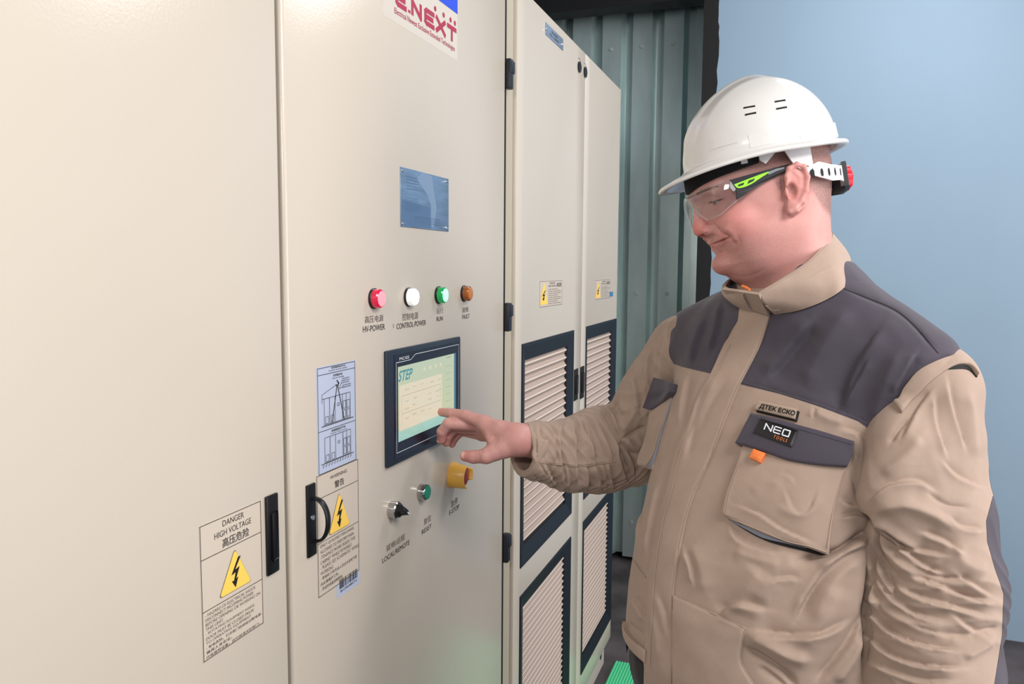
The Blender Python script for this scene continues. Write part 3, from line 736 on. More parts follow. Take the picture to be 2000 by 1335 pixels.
def vnormals(V, Q):
    A = V[Q]; nn = np.cross(A[:, 2]-A[:, 0], A[:, 3 if Q.shape[1] == 4 else 1]-A[:, 1 if Q.shape[1] == 4 else 0])
    N = np.zeros_like(V)
    for k in range(Q.shape[1]): np.add.at(N, Q[:, k], nn)
    if Q.shape[1] == 3: pass
    return N/(np.linalg.norm(N, axis=1, keepdims=True)+1e-12)
def npmesh(name, V, Q, m, parent, mats=None, mi=None, world=False, smooth=True, attrs=None):
    """V in the figure frame"""
    me = bpy.data.meshes.new(name); Wv = (V if world else toW(V)).astype(np.float32)
    if isinstance(Q, (list, tuple)):
        me.from_pydata([tuple(map(float, v)) for v in Wv], [], [tuple(map(int, q)) for q in Q])
    else:
        k = Q.shape[1]; me.vertices.add(len(Wv)); me.vertices.foreach_set('co', Wv.ravel())
        me.loops.add(Q.size); me.loops.foreach_set('vertex_index', Q.ravel().astype(np.int32))
        me.polygons.add(len(Q)); me.polygons.foreach_set('loop_start', np.arange(0, Q.size, k, dtype=np.int32))
    me.update(calc_edges=True); me.validate()
    for x in (mats or [m]): me.materials.append(x)
    if mi is not None: me.polygons.foreach_set('material_index', mi.astype(np.int32))
    if smooth: me.polygons.foreach_set('use_smooth', np.ones(len(me.polygons), bool))
    if attrs:
        for an, av in attrs.items():
            at = me.attributes.new(an, 'FLOAT', 'POINT'); at.data.foreach_set('value', av.astype(np.float32))
    return put(bpy.data.objects.new(name, me), parent)
def polydist(x, y, pts):
    """distance and signed side offset and running position to a polyline, all vectorised"""
    best = np.full(x.shape, 1e9); side = np.zeros(x.shape); run = np.zeros(x.shape); L = 0.0
    seg = [math.hypot(pts[i+1][0]-pts[i][0], pts[i+1][1]-pts[i][1]) for i in range(len(pts)-1)]; T = sum(seg)
    for i in range(len(pts)-1):
        ax, ay = pts[i]; bx, by = pts[i+1]; dx, dy = bx-ax, by-ay; l = seg[i]+1e-9
        t = np.clip(((x-ax)*dx+(y-ay)*dy)/(l*l), 0, 1); ex, ey = x-(ax+t*dx), y-(ay+t*dy); d = np.hypot(ex, ey)
        m = d < best; best = np.where(m, d, best); side = np.where(m, (dx*(y-ay)-dy*(x-ax))/l, side); run = np.where(m, (L+t*l)/T, run); L += l
    return best, side, run
def smooth_pts(pts, n=6):
    P = np.array(pts, float)
    if len(P) < 3: return [tuple(p) for p in P]
    out = []
    Q = np.vstack([2*P[0]-P[1], P, 2*P[-1]-P[-2]])
    for i in range(1, len(Q)-2):
        for k in range(n):
            t = k/n; a, b, c, d = Q[i-1:i+3]
            out.append(tuple(0.5*((2*b)+(-a+c)*t+(2*a-5*b+4*c-d)*t*t+(-a+3*b-3*c+d)*t**3)))
    out.append(tuple(P[-1])); return out
def fold(V, N, strokes, facing=True):
    """press cloth folds into a surface: strokes (kind, width, height in mm, path)"""
    x, y = px_of(V); D = np.zeros(len(V))
    vd = V/np.linalg.norm(V, axis=1, keepdims=True)
    fac = np.clip(-(N*vd).sum(1)*4+0.4, 0, 1)
    for kind, w, amp, path in strokes:
        path = smooth_pts(path, 5); P = np.array(path)
        m = (x > P[:, 0].min()-3*w) & (x < P[:, 0].max()+3*w) & (y > P[:, 1].min()-3*w) & (y < P[:, 1].max()+3*w) & (fac > 0)
        if not m.any(): continue
        d, s, r = polydist(x[m], y[m], path); taper = np.clip(np.minimum(r, 1-r)*5, 0, 1); taper = taper*taper*(3-2*taper)*0.85+0.15
        u = d/w; u_s = s/w*np.where(d < np.abs(s)+1e-6, 1, np.abs(s)/(d+1e-9))
        end = np.exp(-np.maximum(0, (d*d-s*s))/(w*w))
        if kind == 'r': h = np.exp(-u**1.5)
        elif kind == 's': h = 1.35*np.sign(s)*np.exp(-u*1.15)*(1-np.exp(-np.abs(s)/w*4.5))          # ridge on one side, dip on the other
        elif kind == 'v': h = -np.exp(-np.abs(u)*1.6)            # sharp crease
        D[m] += amp*0.0015*h*taper*fac[m]
    return V+N*D[:, None]
def relax(V, Q, it=1, k=.5):
    E = np.concatenate([np.stack([Q[:, i], Q[:, (i+1) % Q.shape[1]]], 1) for i in range(Q.shape[1])])
    for _ in range(it):
        S = np.zeros_like(V); c = np.zeros(len(V)); np.add.at(S, E[:, 0], V[E[:, 1]]); np.add.at(S, E[:, 1], V[E[:, 0]]); np.add.at(c, E[:, 0], 1); np.add.at(c, E[:, 1], 1)
        V = V*(1-k)+k*S/c[:, None]
    return V
def waves(P, seed, f, warp=0.6, oct=3):
    rs = np.random.RandomState(seed); out = np.zeros(len(P)); a = 1.0
    for o in range(oct):
        d = rs.randn(3, 3); d /= np.linalg.norm(d, axis=1, keepdims=True); ph = rs.rand(3)*6.28
        s = np.sin(P@d[0]*f+ph[0]+warp*3*np.sin(P@d[1]*f*0.7+ph[1])+warp*2*np.sin(P@d[2]*f*1.3+ph[2]))
        out += a*s; a *= 0.5; f *= 2.1
    return out

# ---- materials ----------------------------------------------------------
def cloth(name, col, rough=0.85, var=0.05):
    m = bpy.data.materials.new(name); m.use_nodes = True; nt = m.node_tree; b = nt.nodes['Principled BSDF']
    b.inputs['Roughness'].default_value = rough; b.inputs['Specular IOR Level'].default_value = 0.25; b.inputs['Sheen Weight'].default_value = 0.12
    tc = nt.nodes.new('ShaderNodeTexCoord')
    n = nt.nodes.new('ShaderNodeTexNoise'); n.inputs['Scale'].default_value = 26; n.inputs['Detail'].default_value = 7; nt.links.new(tc.outputs['Object'], n.inputs['Vector'])
    mr = nt.nodes.new('ShaderNodeMapRange'); mr.inputs['From Min'].default_value = .3; mr.inputs['From Max'].default_value = .7
    mr.inputs['To Min'].default_value = 1-var; mr.inputs['To Max'].default_value = 1+var; nt.links.new(n.outputs['Fac'], mr.inputs['Value'])
    mx = nt.nodes.new('ShaderNodeVectorMath'); mx.operation = 'SCALE'; mx.inputs[0].default_value = col[:3]; nt.links.new(mr.outputs[0], mx.inputs['Scale']); nt.links.new(mx.outputs[0], b.inputs['Base Color'])
    n2 = nt.nodes.new('ShaderNodeTexNoise'); n2.inputs['Scale'].default_value = 900; n2.inputs['Detail'].default_value = 2; nt.links.new(tc.outputs['Object'], n2.inputs['Vector'])
    n3 = nt.nodes.new('ShaderNodeTexNoise'); n3.inputs['Scale'].default_value = 38; n3.inputs['Detail'].default_value = 5; n3.inputs['Distortion'].default_value = .4; nt.links.new(tc.outputs['Object'], n3.inputs['Vector'])
    b1 = nt.nodes.new('ShaderNodeBump'); b1.inputs['Strength'].default_value = .25; b1.inputs['Distance'].default_value = .0006; nt.links.new(n2.outputs['Fac'], b1.inputs['Height'])
    b2 = nt.nodes.new('ShaderNodeBump'); b2.inputs['Strength'].default_value = .14; b2.inputs['Distance'].default_value = .006; nt.links.new(n3.outputs['Fac'], b2.inputs['Height'])
    nt.links.new(b1.outputs[0], b2.inputs['Normal']); nt.links.new(b2.outputs[0], b.inputs['Normal'])
    return m
MT['tan'] = cloth('tan_workwear_cloth', srgb(168, 147, 133))
MT['grey'] = cloth('slate_workwear_cloth', srgb(74, 69, 80), 0.75)
MT['seam'] = cloth('tan_seam', srgb(170, 149, 134))
MT['seamdark'] = cloth('dark_stitching', srgb(30, 27, 32))
MT['trouser'] = cloth('black_trouser_cloth', srgb(22, 21, 26))
MT['boot'] = mat('black_boot_leather', srgb(20, 19, 19), 0.5, bump=.3, bscale=120)
MT['orange'] = mat('orange_tab', srgb(240, 130, 66), 0.6)
MT['reflect'] = mat('silver_piping', srgb(128, 132, 146), 0.4)
MT['helmet'] = mat('white_helmet_shell', srgb(216, 215, 213), 0.2, coat=0.3)
MT['hsusp'] = mat('white_suspension_plastic', srgb(226, 226, 230), 0.35)
MT['sweat'] = mat('black_sweatband', srgb(15, 16, 18), 0.8, bump=.4, bscale=300)
MT['redknob'] = mat('red_knob_plastic', srgb(216, 30, 48), 0.35)
MT['gblack'] = mat('glasses_black_rubber', srgb(24, 26, 34), 0.38)
MT['gpale'] = mat('glasses_grey_plastic', srgb(130, 134, 142), 0.35)
MT['lime'] = mat('glasses_lime_plastic', srgb(150, 226, 40), 0.4)
MT['eyewhite'] = mat('eye_white_shaded', srgb(188, 172, 164), 0.2)  # white darkened in the colour for the shadow over the eye
MT['iris'] = mat('eye_iris', srgb(60, 66, 70), 0.1)
MT['nail'] = mat('finger_nail', srgb(208, 158, 150), 0.25)
MT['lid'] = mat('eyelash_dark', srgb(70, 46, 40), 0.7)
def lens_mat():
    m = bpy.data.materials.new('clear_lens'); m.use_nodes = True; nt = m.node_tree
    for n_ in list(nt.nodes): nt.nodes.remove(n_)
    o = nt.nodes.new('ShaderNodeOutputMaterial'); mx = nt.nodes.new('ShaderNodeMixShader'); t = nt.nodes.new('ShaderNodeBsdfTransparent'); g = nt.nodes.new('ShaderNodeBsdfGlossy')
    t.inputs[0].default_value = (0.93, 0.94, 0.94, 1); g.inputs['Roughness'].default_value = 0.04
    lw = nt.nodes.new('ShaderNodeLayerWeight'); lw.inputs[0].default_value = 0.5
    pw = nt.nodes.new('ShaderNodeMath'); pw.operation = 'POWER'; pw.inputs[1].default_value = 3.5; nt.links.new(lw.outputs['Facing'], pw.inputs[0])
    ma = nt.nodes.new('ShaderNodeMath'); ma.operation = 'MULTIPLY_ADD'; ma.inputs[1].default_value = .55; ma.inputs[2].default_value = .035; nt.links.new(pw.outputs[0], ma.inputs[0])
    nt.links.new(ma.outputs[0], mx.inputs[0]); nt.links.new(t.outputs[0], mx.inputs[1]); nt.links.new(g.outputs[0], mx.inputs[2]); nt.links.new(mx.outputs[0], o.inputs[0])
    return m
MT['lens'] = lens_mat()
def skin_mat():
    """skin with a redness attribute and a stubble / hair attribute"""
    m = bpy.data.materials.new('skin'); m.use_nodes = True; nt = m.node_tree; b = nt.nodes['Principled BSDF']
    b.inputs['Roughness'].default_value = .48; b.inputs['Specular IOR Level'].default_value = .4
    b.inputs['Subsurface Weight'].default_value = .12; b.inputs['Subsurface Radius'].default_value = (.010, .004, .002); b.inputs['Subsurface Scale'].default_value = .5
    tc = nt.nodes.new('ShaderNodeTexCoord')
    def att(n_):
        a = nt.nodes.new('ShaderNodeAttribute'); a.attribute_name = n_; return a.outputs['Fac']
    def mix(a, bcol, fac):
        x = nt.nodes.new('ShaderNodeMix'); x.data_type = 'RGBA'; nt.links.new(fac, x.inputs['Factor'])
        if isinstance(a, tuple): x.inputs[6].default_value = a
        else: nt.links.new(a, x.inputs[6])
        x.inputs[7].default_value = bcol; return x.outputs[2]
    n = nt.nodes.new('ShaderNodeTexNoise'); n.inputs['Scale'].default_value = 45; n.inputs['Detail'].default_value = 6; nt.links.new(tc.outputs['Object'], n.inputs['Vector'])
    mr = nt.nodes.new('ShaderNodeMapRange'); mr.inputs['From Min'].default_value = .45; mr.inputs['From Max'].default_value = .75; mr.inputs['To Max'].default_value = .4; nt.links.new(n.outputs['Fac'], mr.inputs['Value'])
    c = mix(srgb(198, 152, 145), srgb(186, 124, 119), mr.outputs[0])
    c = mix(c, srgb(206, 112, 106), att('red'))
    # stubble and cropped hair: fine dark speckle gated by the attribute
    hn = nt.nodes.new('ShaderNodeTexNoise'); hn.inputs['Scale'].default_value = 1100; hn.inputs['Detail'].default_value = 3; nt.links.new(tc.outputs['Object'], hn.inputs['Vector'])
    h2 = nt.nodes.new('ShaderNodeMapRange'); h2.inputs['From Min'].default_value = .42; h2.inputs['From Max'].default_value = .6; h2.inputs['To Min'].default_value = .35; nt.links.new(hn.outputs['Fac'], h2.inputs['Value'])
    ml = nt.nodes.new('ShaderNodeMath'); ml.operation = 'MULTIPLY'; nt.links.new(h2.outputs[0], ml.inputs[0]); nt.links.new(att('hair'), ml.inputs[1])
    c = mix(c, srgb(98, 74, 66), ml.outputs[0])
    c = mix(c, srgb(150, 62, 60), att('lip_and_crease'))
    nt.links.new(c, b.inputs['Base Color'])
    n2 = nt.nodes.new('ShaderNodeTexNoise'); n2.inputs['Scale'].default_value = 420; n2.inputs['Detail'].default_value = 4; nt.links.new(tc.outputs['Object'], n2.inputs['Vector'])
    bp = nt.nodes.new('ShaderNodeBump'); bp.inputs['Strength'].default_value = .25; bp.inputs['Distance'].default_value = .0012; nt.links.new(n2.outputs['Fac'], bp.inputs['Height']); nt.links.new(bp.outputs[0], b.inputs['Normal'])
    return m
MT['skin'] = skin_mat()

# ---- where the parts of the body are -------------------------------------
_t = K(1531, 384, 1.105)
Yw, Nd = math.radians(4), math.radians(9)
HF = np.array([-math.cos(Yw)*math.cos(Nd), -math.sin(Nd), -math.sin(Yw)*math.cos(Nd)])       # face forward
HLf = np.array([math.sin(Yw), 0, -math.cos(Yw)])                                             # his left
HU = np.cross(HLf, HF); HU = HU/np.linalg.norm(HU)
if HU[1] < 0: HU = -HU
HR = np.stack([HF, HLf, HU]); HC = _t-0.077*HLf
def hl(P): return (P-HC.astype(np.float32))@HR.T.astype(np.float32)      # figure -> head
def hw(L): return HC+np.asarray(L)@HR                                    # head -> figure
def hpx(px, py, y=0.0):
    """head coordinates of the point on the plane 'y to his left' seen at a photo position"""
    d = K(px, py, 1.0); t = (y+HC@HLf)/(d@HLf); p = t*d-HC
    return np.array([p@HF, y, p@HU])
ST = math.radians(52)
TN = np.array([-math.sin(ST), 0, -math.cos(ST)]); TS = np.array([math.cos(ST), 0, -math.sin(ST)])
SHC = np.array([0.453, 0.0, 1.235])

# ================================================================== head
person = thing('person', tuple(toW(np.array([0.42, -1.46, 1.30]))*np.array([1, 1, 0])), 'person in tan work jacket, white hard hat and clear safety glasses touching the screen', 'person')
TB = np.array([  # z, front, back, half width
 (-.135, .012, -.072, .030), (-.118, .030, -.075, .040), (-.103, .047, -.078, .048), (-.092, .063, -.080, .054), (-.080, .077, -.082, .059), (-.064, .0755, -.084, .0635), (-.052, .080, -.086, .067),
 (-.038, .084, -.089, .070), (-.022, .088, -.093, .0715), (-.005, .091, -.097, .0725), (.012, .094, -.101, .0735), (.028, .101, -.104, .0745), (.045, .1065, -.106, .0755),
 (.065, .104, -.105, .075), (.085, .094, -.100, .070), (.105, .075, -.086, .058), (.120, .048, -.062, .040), (.130, .015, -.030, .015)])
def lerp(z, c): return np.interp(z, TB[:, 0], TB[:, c]).astype(np.float32)
def head_base(L):
    z = L[:, 2]; xf, xb, w = lerp(z, 1), lerp(z, 2), lerp(z, 3); xc = np.float32(-0.012)
    dx = L[:, 0]-xc; xe = np.where(dx > 0, xf-xc, xc-xb); n = 2.25
    s = ((np.abs(dx)/xe)**n+(np.abs(L[:, 1])/w)**n+1e-9)**(1/n)
    d = (s-1)*np.minimum(xe, w)*.85
    return np.maximum(d, np.abs(z-.0)-.132)
EYE = np.array([.0715, .0315, .0160])
def ear_pts(l, y): return [hpx(a, b, y) for a, b in l]
EAR1 = ear_pts([(1537, 362), (1536, 345), (1541, 329), (1555, 321), (1570, 326), (1577, 345), (1574, 372), (1565, 393), (1553, 408), (1543, 413)], .083)
EAR2 = ear_pts([(1549, 334), (1561, 346), (1562, 368), (1552, 386)], .080)
def head_f(P):
    L = hl(P).astype(np.float32); A = L.copy(); A[:, 1] = np.abs(A[:, 1]); y = L[:, 1]
    d = head_base(L)
    d = su(d, ell(A, (.054, .036, -.022), (.030, .028, .024)), .014)                      # cheeks
    d = su(d, ell(A, (.012, .044, -.058), (.048, .024, .036)), .02)                       # jowls
    d = su(d, ell(A, (.018, .0, -.090), (.044, .052, .024)), .022)                        # under the chin
    d = su(d, ell(A, (.072, .0, -.0765), (.0175, .021, .0160)), .010)                     # chin
    d = su(d, cone(A, (.100, 0, .0265), (.082, .043, .030), .0085, .008), .012)           # brow
    d = ss(d, ell(A, (.0965, .029, .012), (.013, .016, .012)), .011)                      # socket
    d = su(d, cone(A, (.0970, 0, .014), (.1010, 0, -.014), .0060, .0080), .009)           # nose
    d = su(d, cone(A, (.0990, 0, -.013), (.1005, 0, -.0215), .0088, .0096), .006)
    d = su(d, ell(A, (.0895, .0130, -.0245), (.0128, .0080, .0078)), .0055)
    d = ss(d, ell(A, (.0945, .0062, -.0315), (.0055, .0028, .0040)), .002)
    d = su(d, chain(A, [(.0835, 0, -.0445), (.0785, .013, -.0430), (.0655, .026, -.0395)], [.0050, .0042, .0018], .004), .005)
    d = su(d, chain(A, [(.0775, 0, -.0555), (.0735, .012, -.0535), (.0640, .024, -.0435)], [.0056, .0050, .0018], .004), .005)
    d = ss(d, chain(A, [(.0905, 0, -.0495), (.0850, .010, -.0485)], [.0014, .0010], .001), .0025)
    d = ss(d, chain(A, [(.0955, .020, -.020), (.0845, .032, -.0290), (.0735, .0425, -.0400), (.0680, .0440, -.0520)], [.0012, .0018, .0018, .0008], .002), .007)
    # eye lids around the ball
    lid = np.linalg.norm(A-EYE.astype(np.float32), axis=1)-.0142
    d = su(d, lid, .004)
    d = ss(d, ell(A, (EYE[0]+.0125, EYE[1]+.001, EYE[2]-.0045), (.0080, .0120, .0020)), .0010)
    # ears
    e = chain(A, EAR1, [.0022, .0028, .0031, .0033, .0034, .0034, .0036, .0040, .0044, .0040], .004)
    pl = ell(A, (hpx(1556, 366, .0785)), (.0170, .0050, .0325)); e = su(e, pl, .005); e = su(e, ell(A, hpx(1549, 402, .080), (.0095, .0045, .0105)), .006)
    e = su(e, chain(A, EAR2, [.0022, .003, .003, .0026], .002), .0035)
    cc = hpx(1547, 372, .084); e = ss(e, ell(A, cc, (.0075, .0075, .0115)), .003)
    tr = hpx(1536, 377, .080); e = su(e, ell(A, tr, (.0030, .0030, .0055)), .004)
    d = su(d, e, .005)
    # neck
    nk = cone(L, (-.020, 0, -.02), (-.028, 0, -.15), .057, .060); d = su(d, nk, .025)
    nk2 = cone(L, (-.028, 0, -.15), (-.060, 0, -.24), .060, .074); d = su(d, nk2, .03)
    return d.astype(np.float32)
c_ = hw((0, 0, -.04))
hV, hQ = snet(head_f, c_-np.array([.175, .20, .125]), c_+np.array([.185, .20, .125]), .0027, newton=2, subdiv=1)
FACE = [('v', 1.7, 2.6, [(1387.5, 478), (1398, 475), (1411, 470), (1424, 463.5), (1428, 461)]), ('v', 2.6, 2.0, [(1388, 431), (1397, 441), (1409, 450), (1420, 456), (1427, 464), (1430, 473)]),
 ('r', 7, 1.6, [(1412, 444), (1424, 450), (1433, 460), (1438, 474)]), ('v', 4, .8, [(1440, 458), (1446, 476), (1444, 496)]), ('r', 3.2, 1.0, [(1392, 472), (1404, 468), (1416, 463)]), ('r', 4.0, 1.6, [(1394, 487), (1404, 482), (1416, 474)]),
 ('v', 3.5, 1.4, [(1394, 499), (1404, 497), (1412, 490)]), 
 ('v', 1.6, .5, [(1414, 392), (1424, 396)]), ('v', 1.6, .5, [(1414, 388), (1426, 387)]), ('v', 2.0, .8, [(1371, 452), (1378, 456), (1384, 452), (1384, 444)]), ('v', 6, .6, [(1422, 532), (1445, 540), (1475, 535), (1500, 520)]),
 ('v', 2.5, 1.5, [(1533, 420), (1545, 424), (1560, 412), (1572, 392)])]
def mirr(V):
    L = (V-HC)@HR.T; L[:, 1] *= -1; return hw(L)
_n = vnormals(hV, hQ); _d = fold(hV, _n, FACE)-hV; _m = mirr(hV); _ml = (_n@HR.T)*np.array([1, -1, 1])@HR; _e = fold(_m, _ml, FACE)-_m
_L = hl(hV.astype(np.float32)); _s = np.clip(.5+_L[:, 1:2]/.004, 0, 1)
hV = hV+_d*_s+((_e@HR.T)*np.array([1, -1, 1])@HR)*(1-_s)
HLc = hl(hV.astype(np.float32)).astype(float)
sm = lambda x, a, b: np.clip((x-a)/(b-a), 0, 1)**2*(3-2*np.clip((x-a)/(b-a), 0, 1))
x_, y_, z_ = HLc[:, 0], np.abs(HLc[:, 1]), HLc[:, 2]
line = np.interp(x_, [-.13, -.10, -.06, -.045, -.02, .0, .012, .030, .060, .075], [-.055, -.050, -.025, .00, -.005, .000, .028, .038, .046, .075])
hair = sm(z_-line, -.004, .012)*(1-sm(x_, .056, .072))*np.clip(1-sm(y_, .079, .082), 0, 1)*(.75+.25*sm(-x_, .02, .09))
stub = sm(-z_, .030, .060)*sm(x_, -.06, .0)*.30*(1-sm(-z_, .125, .15))
hair = np.clip(hair*.95+stub, 0, 1)
g3 = lambda c, r: np.exp(-(((x_-c[0])**2+(y_-c[1])**2+(z_-c[2])**2)/r**2))
red = np.clip(.75*g3((.108, 0, -.022), .02)+.5*g3((.062, .05, -.018), .035)+.45*g3((.078, 0, -.078), .026)+.4*g3((-.02, .085, .015), .04)+.3*g3((.0, .05, -.07), .05), 0, .8)
def lip_crease_mask(V):  # lip colour and lash line, plus shade painted into mouth line and nostril
    X, Y = px_of(V); a = polydist(X, Y, [(1386, 478), (1398, 475), (1411, 470), (1425, 463)])[0]; b = polydist(X, Y, [(1392, 485), (1402, 481), (1416, 472)])[0]; c = polydist(X, Y, [(1389, 473), (1402, 470), (1416, 465)])[0]
    e = polydist(X, Y, [(1384, 397), (1394, 395.5), (1403, 393), (1414, 388)])[0]; n = polydist(X, Y, [(1366, 461), (1374, 458)])[0]
    return np.clip(.75*np.exp(-(a/1.1)**2)+.42*np.exp(-(b/3.2)**2)+.30*np.exp(-(c/2.2)**2)+.6*np.exp(-(e/1.4)**2)+.75*np.exp(-(n/2.0)**2), 0, 1)
near_ = HLc[:, 1] > 0
lip_and_crease = np.where(near_, lip_crease_mask(hV), lip_crease_mask(mirr(hV)))*sm(x_, .035, .05)

# ---- hands --------------------------------------------------------------
def dpl(px, py, X): 
    d = FW + RT*(px-1000)/FPX - UP*(py-667.5)/FPX
    return (X-CAM[0])/d[0]
HJ = dict(
 wr=K(1012, 858, 1.405), el=K(1190, 884, 1.50),
 i=[K(946, 826, 1.435), K(909, 811, 1.452), K(883, 807, 1.470), K(863, 804.5, dpl(863, 804.5, .0176))],
 m=[K(942, 829, 1.460), K(876, 827, 1.456), K(863, 843, 1.462), K(861.5, 858, 1.470)],
 r=[K(942, 838, 1.478), K(889, 835, 1.484), K(875, 851, 1.484), K(872, 864, 1.490)],
 l=[K(942, 850, 1.492), K(901, 842, 1.502), K(887, 856, 1.505), K(883, 867, 1.508)],
 t=[K(985, 874, 1.400), K(950, 890, 1.398), K(925, 892, 1.408), K(909, 890, 1.416)])
def hand_f(P, J=None, fore=True):
    J = J or HJ; P = P.astype(np.float32)
    wr = J['wr']
    d = cone(P, wr, (J['i'][0]+wr)/2, .027, .019)
    for k, r0, r1 in (('i', .018, .0125), ('m', .019, .0125), ('r', .018, .0118), ('l', .016, .0105)):
        d = su(d, cone(P, wr+(J[k][0]-wr)*.12, J[k][0], r0, r1), .010)
    d = su(d, cone(P, (J['i'][0]+J['m'][0])/2, (J['r'][0]+J['l'][0])/2, .0115, .010), .010)
    rr = dict(i=(.0122, .0104, .0094, .0080), m=(.0122, .0108, .0096, .0082), r=(.0115, .0100, .0090, .0078), l=(.0100, .0086, .0078, .0068))
    for k in 'imrl': 
        f = chain(P, J[k], rr[k], .0025); d = su(d, f, .0045)
    th = chain(P, [wr*.35+J['t'][0]*.65]+J['t'], (.017, .0185, .0135, .0112, .0098), .004); d = su(d, th, .010)
    web = cone(P, J['t'][0]*.45+J['t'][1]*.55, J['i'][0], .0065, .0075); d = su(d, web, .014)
    if fore: d = su(d, cone(P, wr, J['el'], .0275, .040), .012)
    return d.astype(np.float32)
hands = []
V_, Q_ = snet(hand_f, K(835, 960, 1.36)*np.array([1, 1, 1])-np.array([.01, .0, .03]), np.array([.085, -.075, 1.54]), .0021, newton=2, subdiv=1)
V_ = fold(V_, vnormals(V_, Q_), [('v', 2.2, -.0, [(0, 0), (1, 1)]), ('v', 1.6, .7, [(936, 868), (946, 862), (958, 868)]), ('v', 1.4, .6, [(934, 884), (937, 891), (935, 899)]), ('v', 1.5, .5, [(903, 803), (905, 812), (903, 820)]),
    ('v', 1.2, .4, [(880, 801), (882, 808), (880, 813)]), ('v', 1.5, .7, [(905, 822), (913, 812), (922, 806)]), ('r', 6, .9, [(925, 812), (950, 815), (985, 835)]), ('v', 2, .6, [(960, 845), (950, 862), (955, 872)]), ('v', 1.2, .4, [(856, 838), (863, 842), (870, 842)]),
    ('v', 2, .5, [(975, 858), (965, 868), (968, 880)]), ('v', 1.6, .8, [(945, 866), (941, 878), (944, 886)])])
hands.append((V_, Q_))
# the other hand hangs relaxed by the thigh
wl_ = K(1792, 1545, .955)
def lh(dx, dy, dz): return wl_+(np.array([dx, dy, dz]) @ BAS.T)
LJ = dict(wr=wl_, el=lh(.03, .02, .24), i=[lh(-.030, -.012, -.088), lh(-.036, -.020, -.128), lh(-.030, -.018, -.150), lh(-.020, -.012, -.168)],
 m=[lh(-.008, -.018, -.092), lh(-.010, -.030, -.136), lh(-.004, -.026, -.160), lh(.004, -.016, -.178)], r=[lh(.012, -.016, -.088), lh(.012, -.028, -.128), lh(.016, -.024, -.151), lh(.022, -.014, -.168)],
 l=[lh(.030, -.008, -.080), lh(.032, -.018, -.110), lh(.034, -.014, -.127), lh(.036, -.006, -.141)], t=[lh(-.028, -.004, -.030), lh(-.046, -.022, -.062), lh(-.052, -.034, -.088), lh(-.050, -.042, -.108)])
hands.append(snet(lambda P: hand_f(P, LJ), wl_-np.array([.09, .21, .09]), wl_+np.array([.09, .10, .09]), .004, newton=2))
# ---- trunk and limbs under the clothes (coarse, the same mesh object) ----
def Wf(x, y, z): return toF(np.array([x, y, z]))
SH_R, SH_L = K(1362, 690, 1.42), K(1822, 748, 1.065)
E_R, E_L = K(1218, 880, 1.505), K(1832, 1110, 1.02)
hipc = toW(np.array([.435, -.50, 1.235])); hx, hy = hipc[0], hipc[1]
sW = TS@BAS; sW = sW/np.hypot(sW[0], sW[1]); nW = TN@BAS; nW = nW/np.hypot(nW[0], nW[1])
def foot(sd, f, z, out=.0): return (hx+sW[0]*sd+nW[0]*f, hy+sW[1]*sd+nW[1]*f, z)
def core_f(P):
    P = P.astype(np.float32)
    nb = hw((-.055, 0, -.20)); d = cone(P, nb, np.array([.45, -.20, 1.235]), .062, .13)
    d = su(d, cone(P, np.array([.45, -.20, 1.235]), toF(np.array([hx, hy, .98])), .13, .15), .08)
    d = su(d, cone(P, SH_R, SH_L, .05, .05), .05)
    d = su(d, cone(P, SH_R, E_R, .045, .036), .03); d = su(d, cone(P, SH_L, E_L, .045, .036), .03)
    d = su(d, cone(P, E_L, LJ['wr']*.6+LJ['el']*.4, .036, .028), .02)
    for sd in (-.10, .10):
        d = su(d, cone(P, Wf(*foot(sd, 0, .92)), Wf(*foot(sd*1.2, .01, .50)), .075, .050), .05)
        d = su(d, cone(P, Wf(*foot(sd*1.2, .01, .50)), Wf(*foot(sd*1.4, -.02, .09)), .050, .036), .02)
    return d.astype(np.float32)
V3, Q3 = snet(core_f, np.array([.05, -1.62, .80]), np.array([.80, .12, 1.66]), .014, newton=1)
pieces = [(hV, hQ)]+hands+[(V3, Q3)]
AV = np.concatenate([p[0] for p in pieces]); o_ = 0; AQ = []
for v, q in pieces: AQ.append(q+o_); o_ += len(v)
nh, nt_ = len(hV), len(AV)
pad = lambda a: np.concatenate([a, np.zeros(nt_-nh)])
red = pad(red); lo_ = nh; v_ = hands[0][0]
tips = np.zeros(len(v_))
for k in 'imrlt': tips = np.maximum(tips, np.exp(-(np.linalg.norm(v_-HJ[k][3], axis=1)/.022)**2))
red[lo_:lo_+len(v_)] = .12+.35*tips
body = npmesh('body', AV, np.concatenate(AQ), MT['skin'], person, attrs={'hair': pad(hair), 'red': red, 'lip_and_crease': pad(lip_and_crease)})
def ico(name, c, r, m, parent, seg=24, sc=(1, 1, 1), R=None):
    bm = bmesh.new(); bmesh.ops.create_uvsphere(bm, u_segments=seg, v_segments=seg//2, radius=1.0)
    V = np.array([v.co[:] for v in bm.verts])*r*np.array(sc); F_ = [tuple(v.index for v in f.verts) for f in bm.faces]; bm.free()
    if R is not None: V = V@R
    return npmesh(name, V+c, F_, m, parent)
from mathutils.bvhtree import BVHTree
_bh = BVHTree.FromPolygons([tuple(v) for v in hV], [tuple(int(i) for i in q) for q in hQ])
def ray(bv, px, py):
    d = K(px, py, 1.0); d = d/np.linalg.norm(d); h = bv.ray_cast(Vector((0, 0, 0)), Vector(d))
    return (None, None) if h[0] is None else (np.array(h[0]), np.array(h[1]))
def onhead(px, py, s=1):
    p, _ = ray(_bh, px, py); L = (p-HC)@HR.T; L[1] *= s; return hw(L)
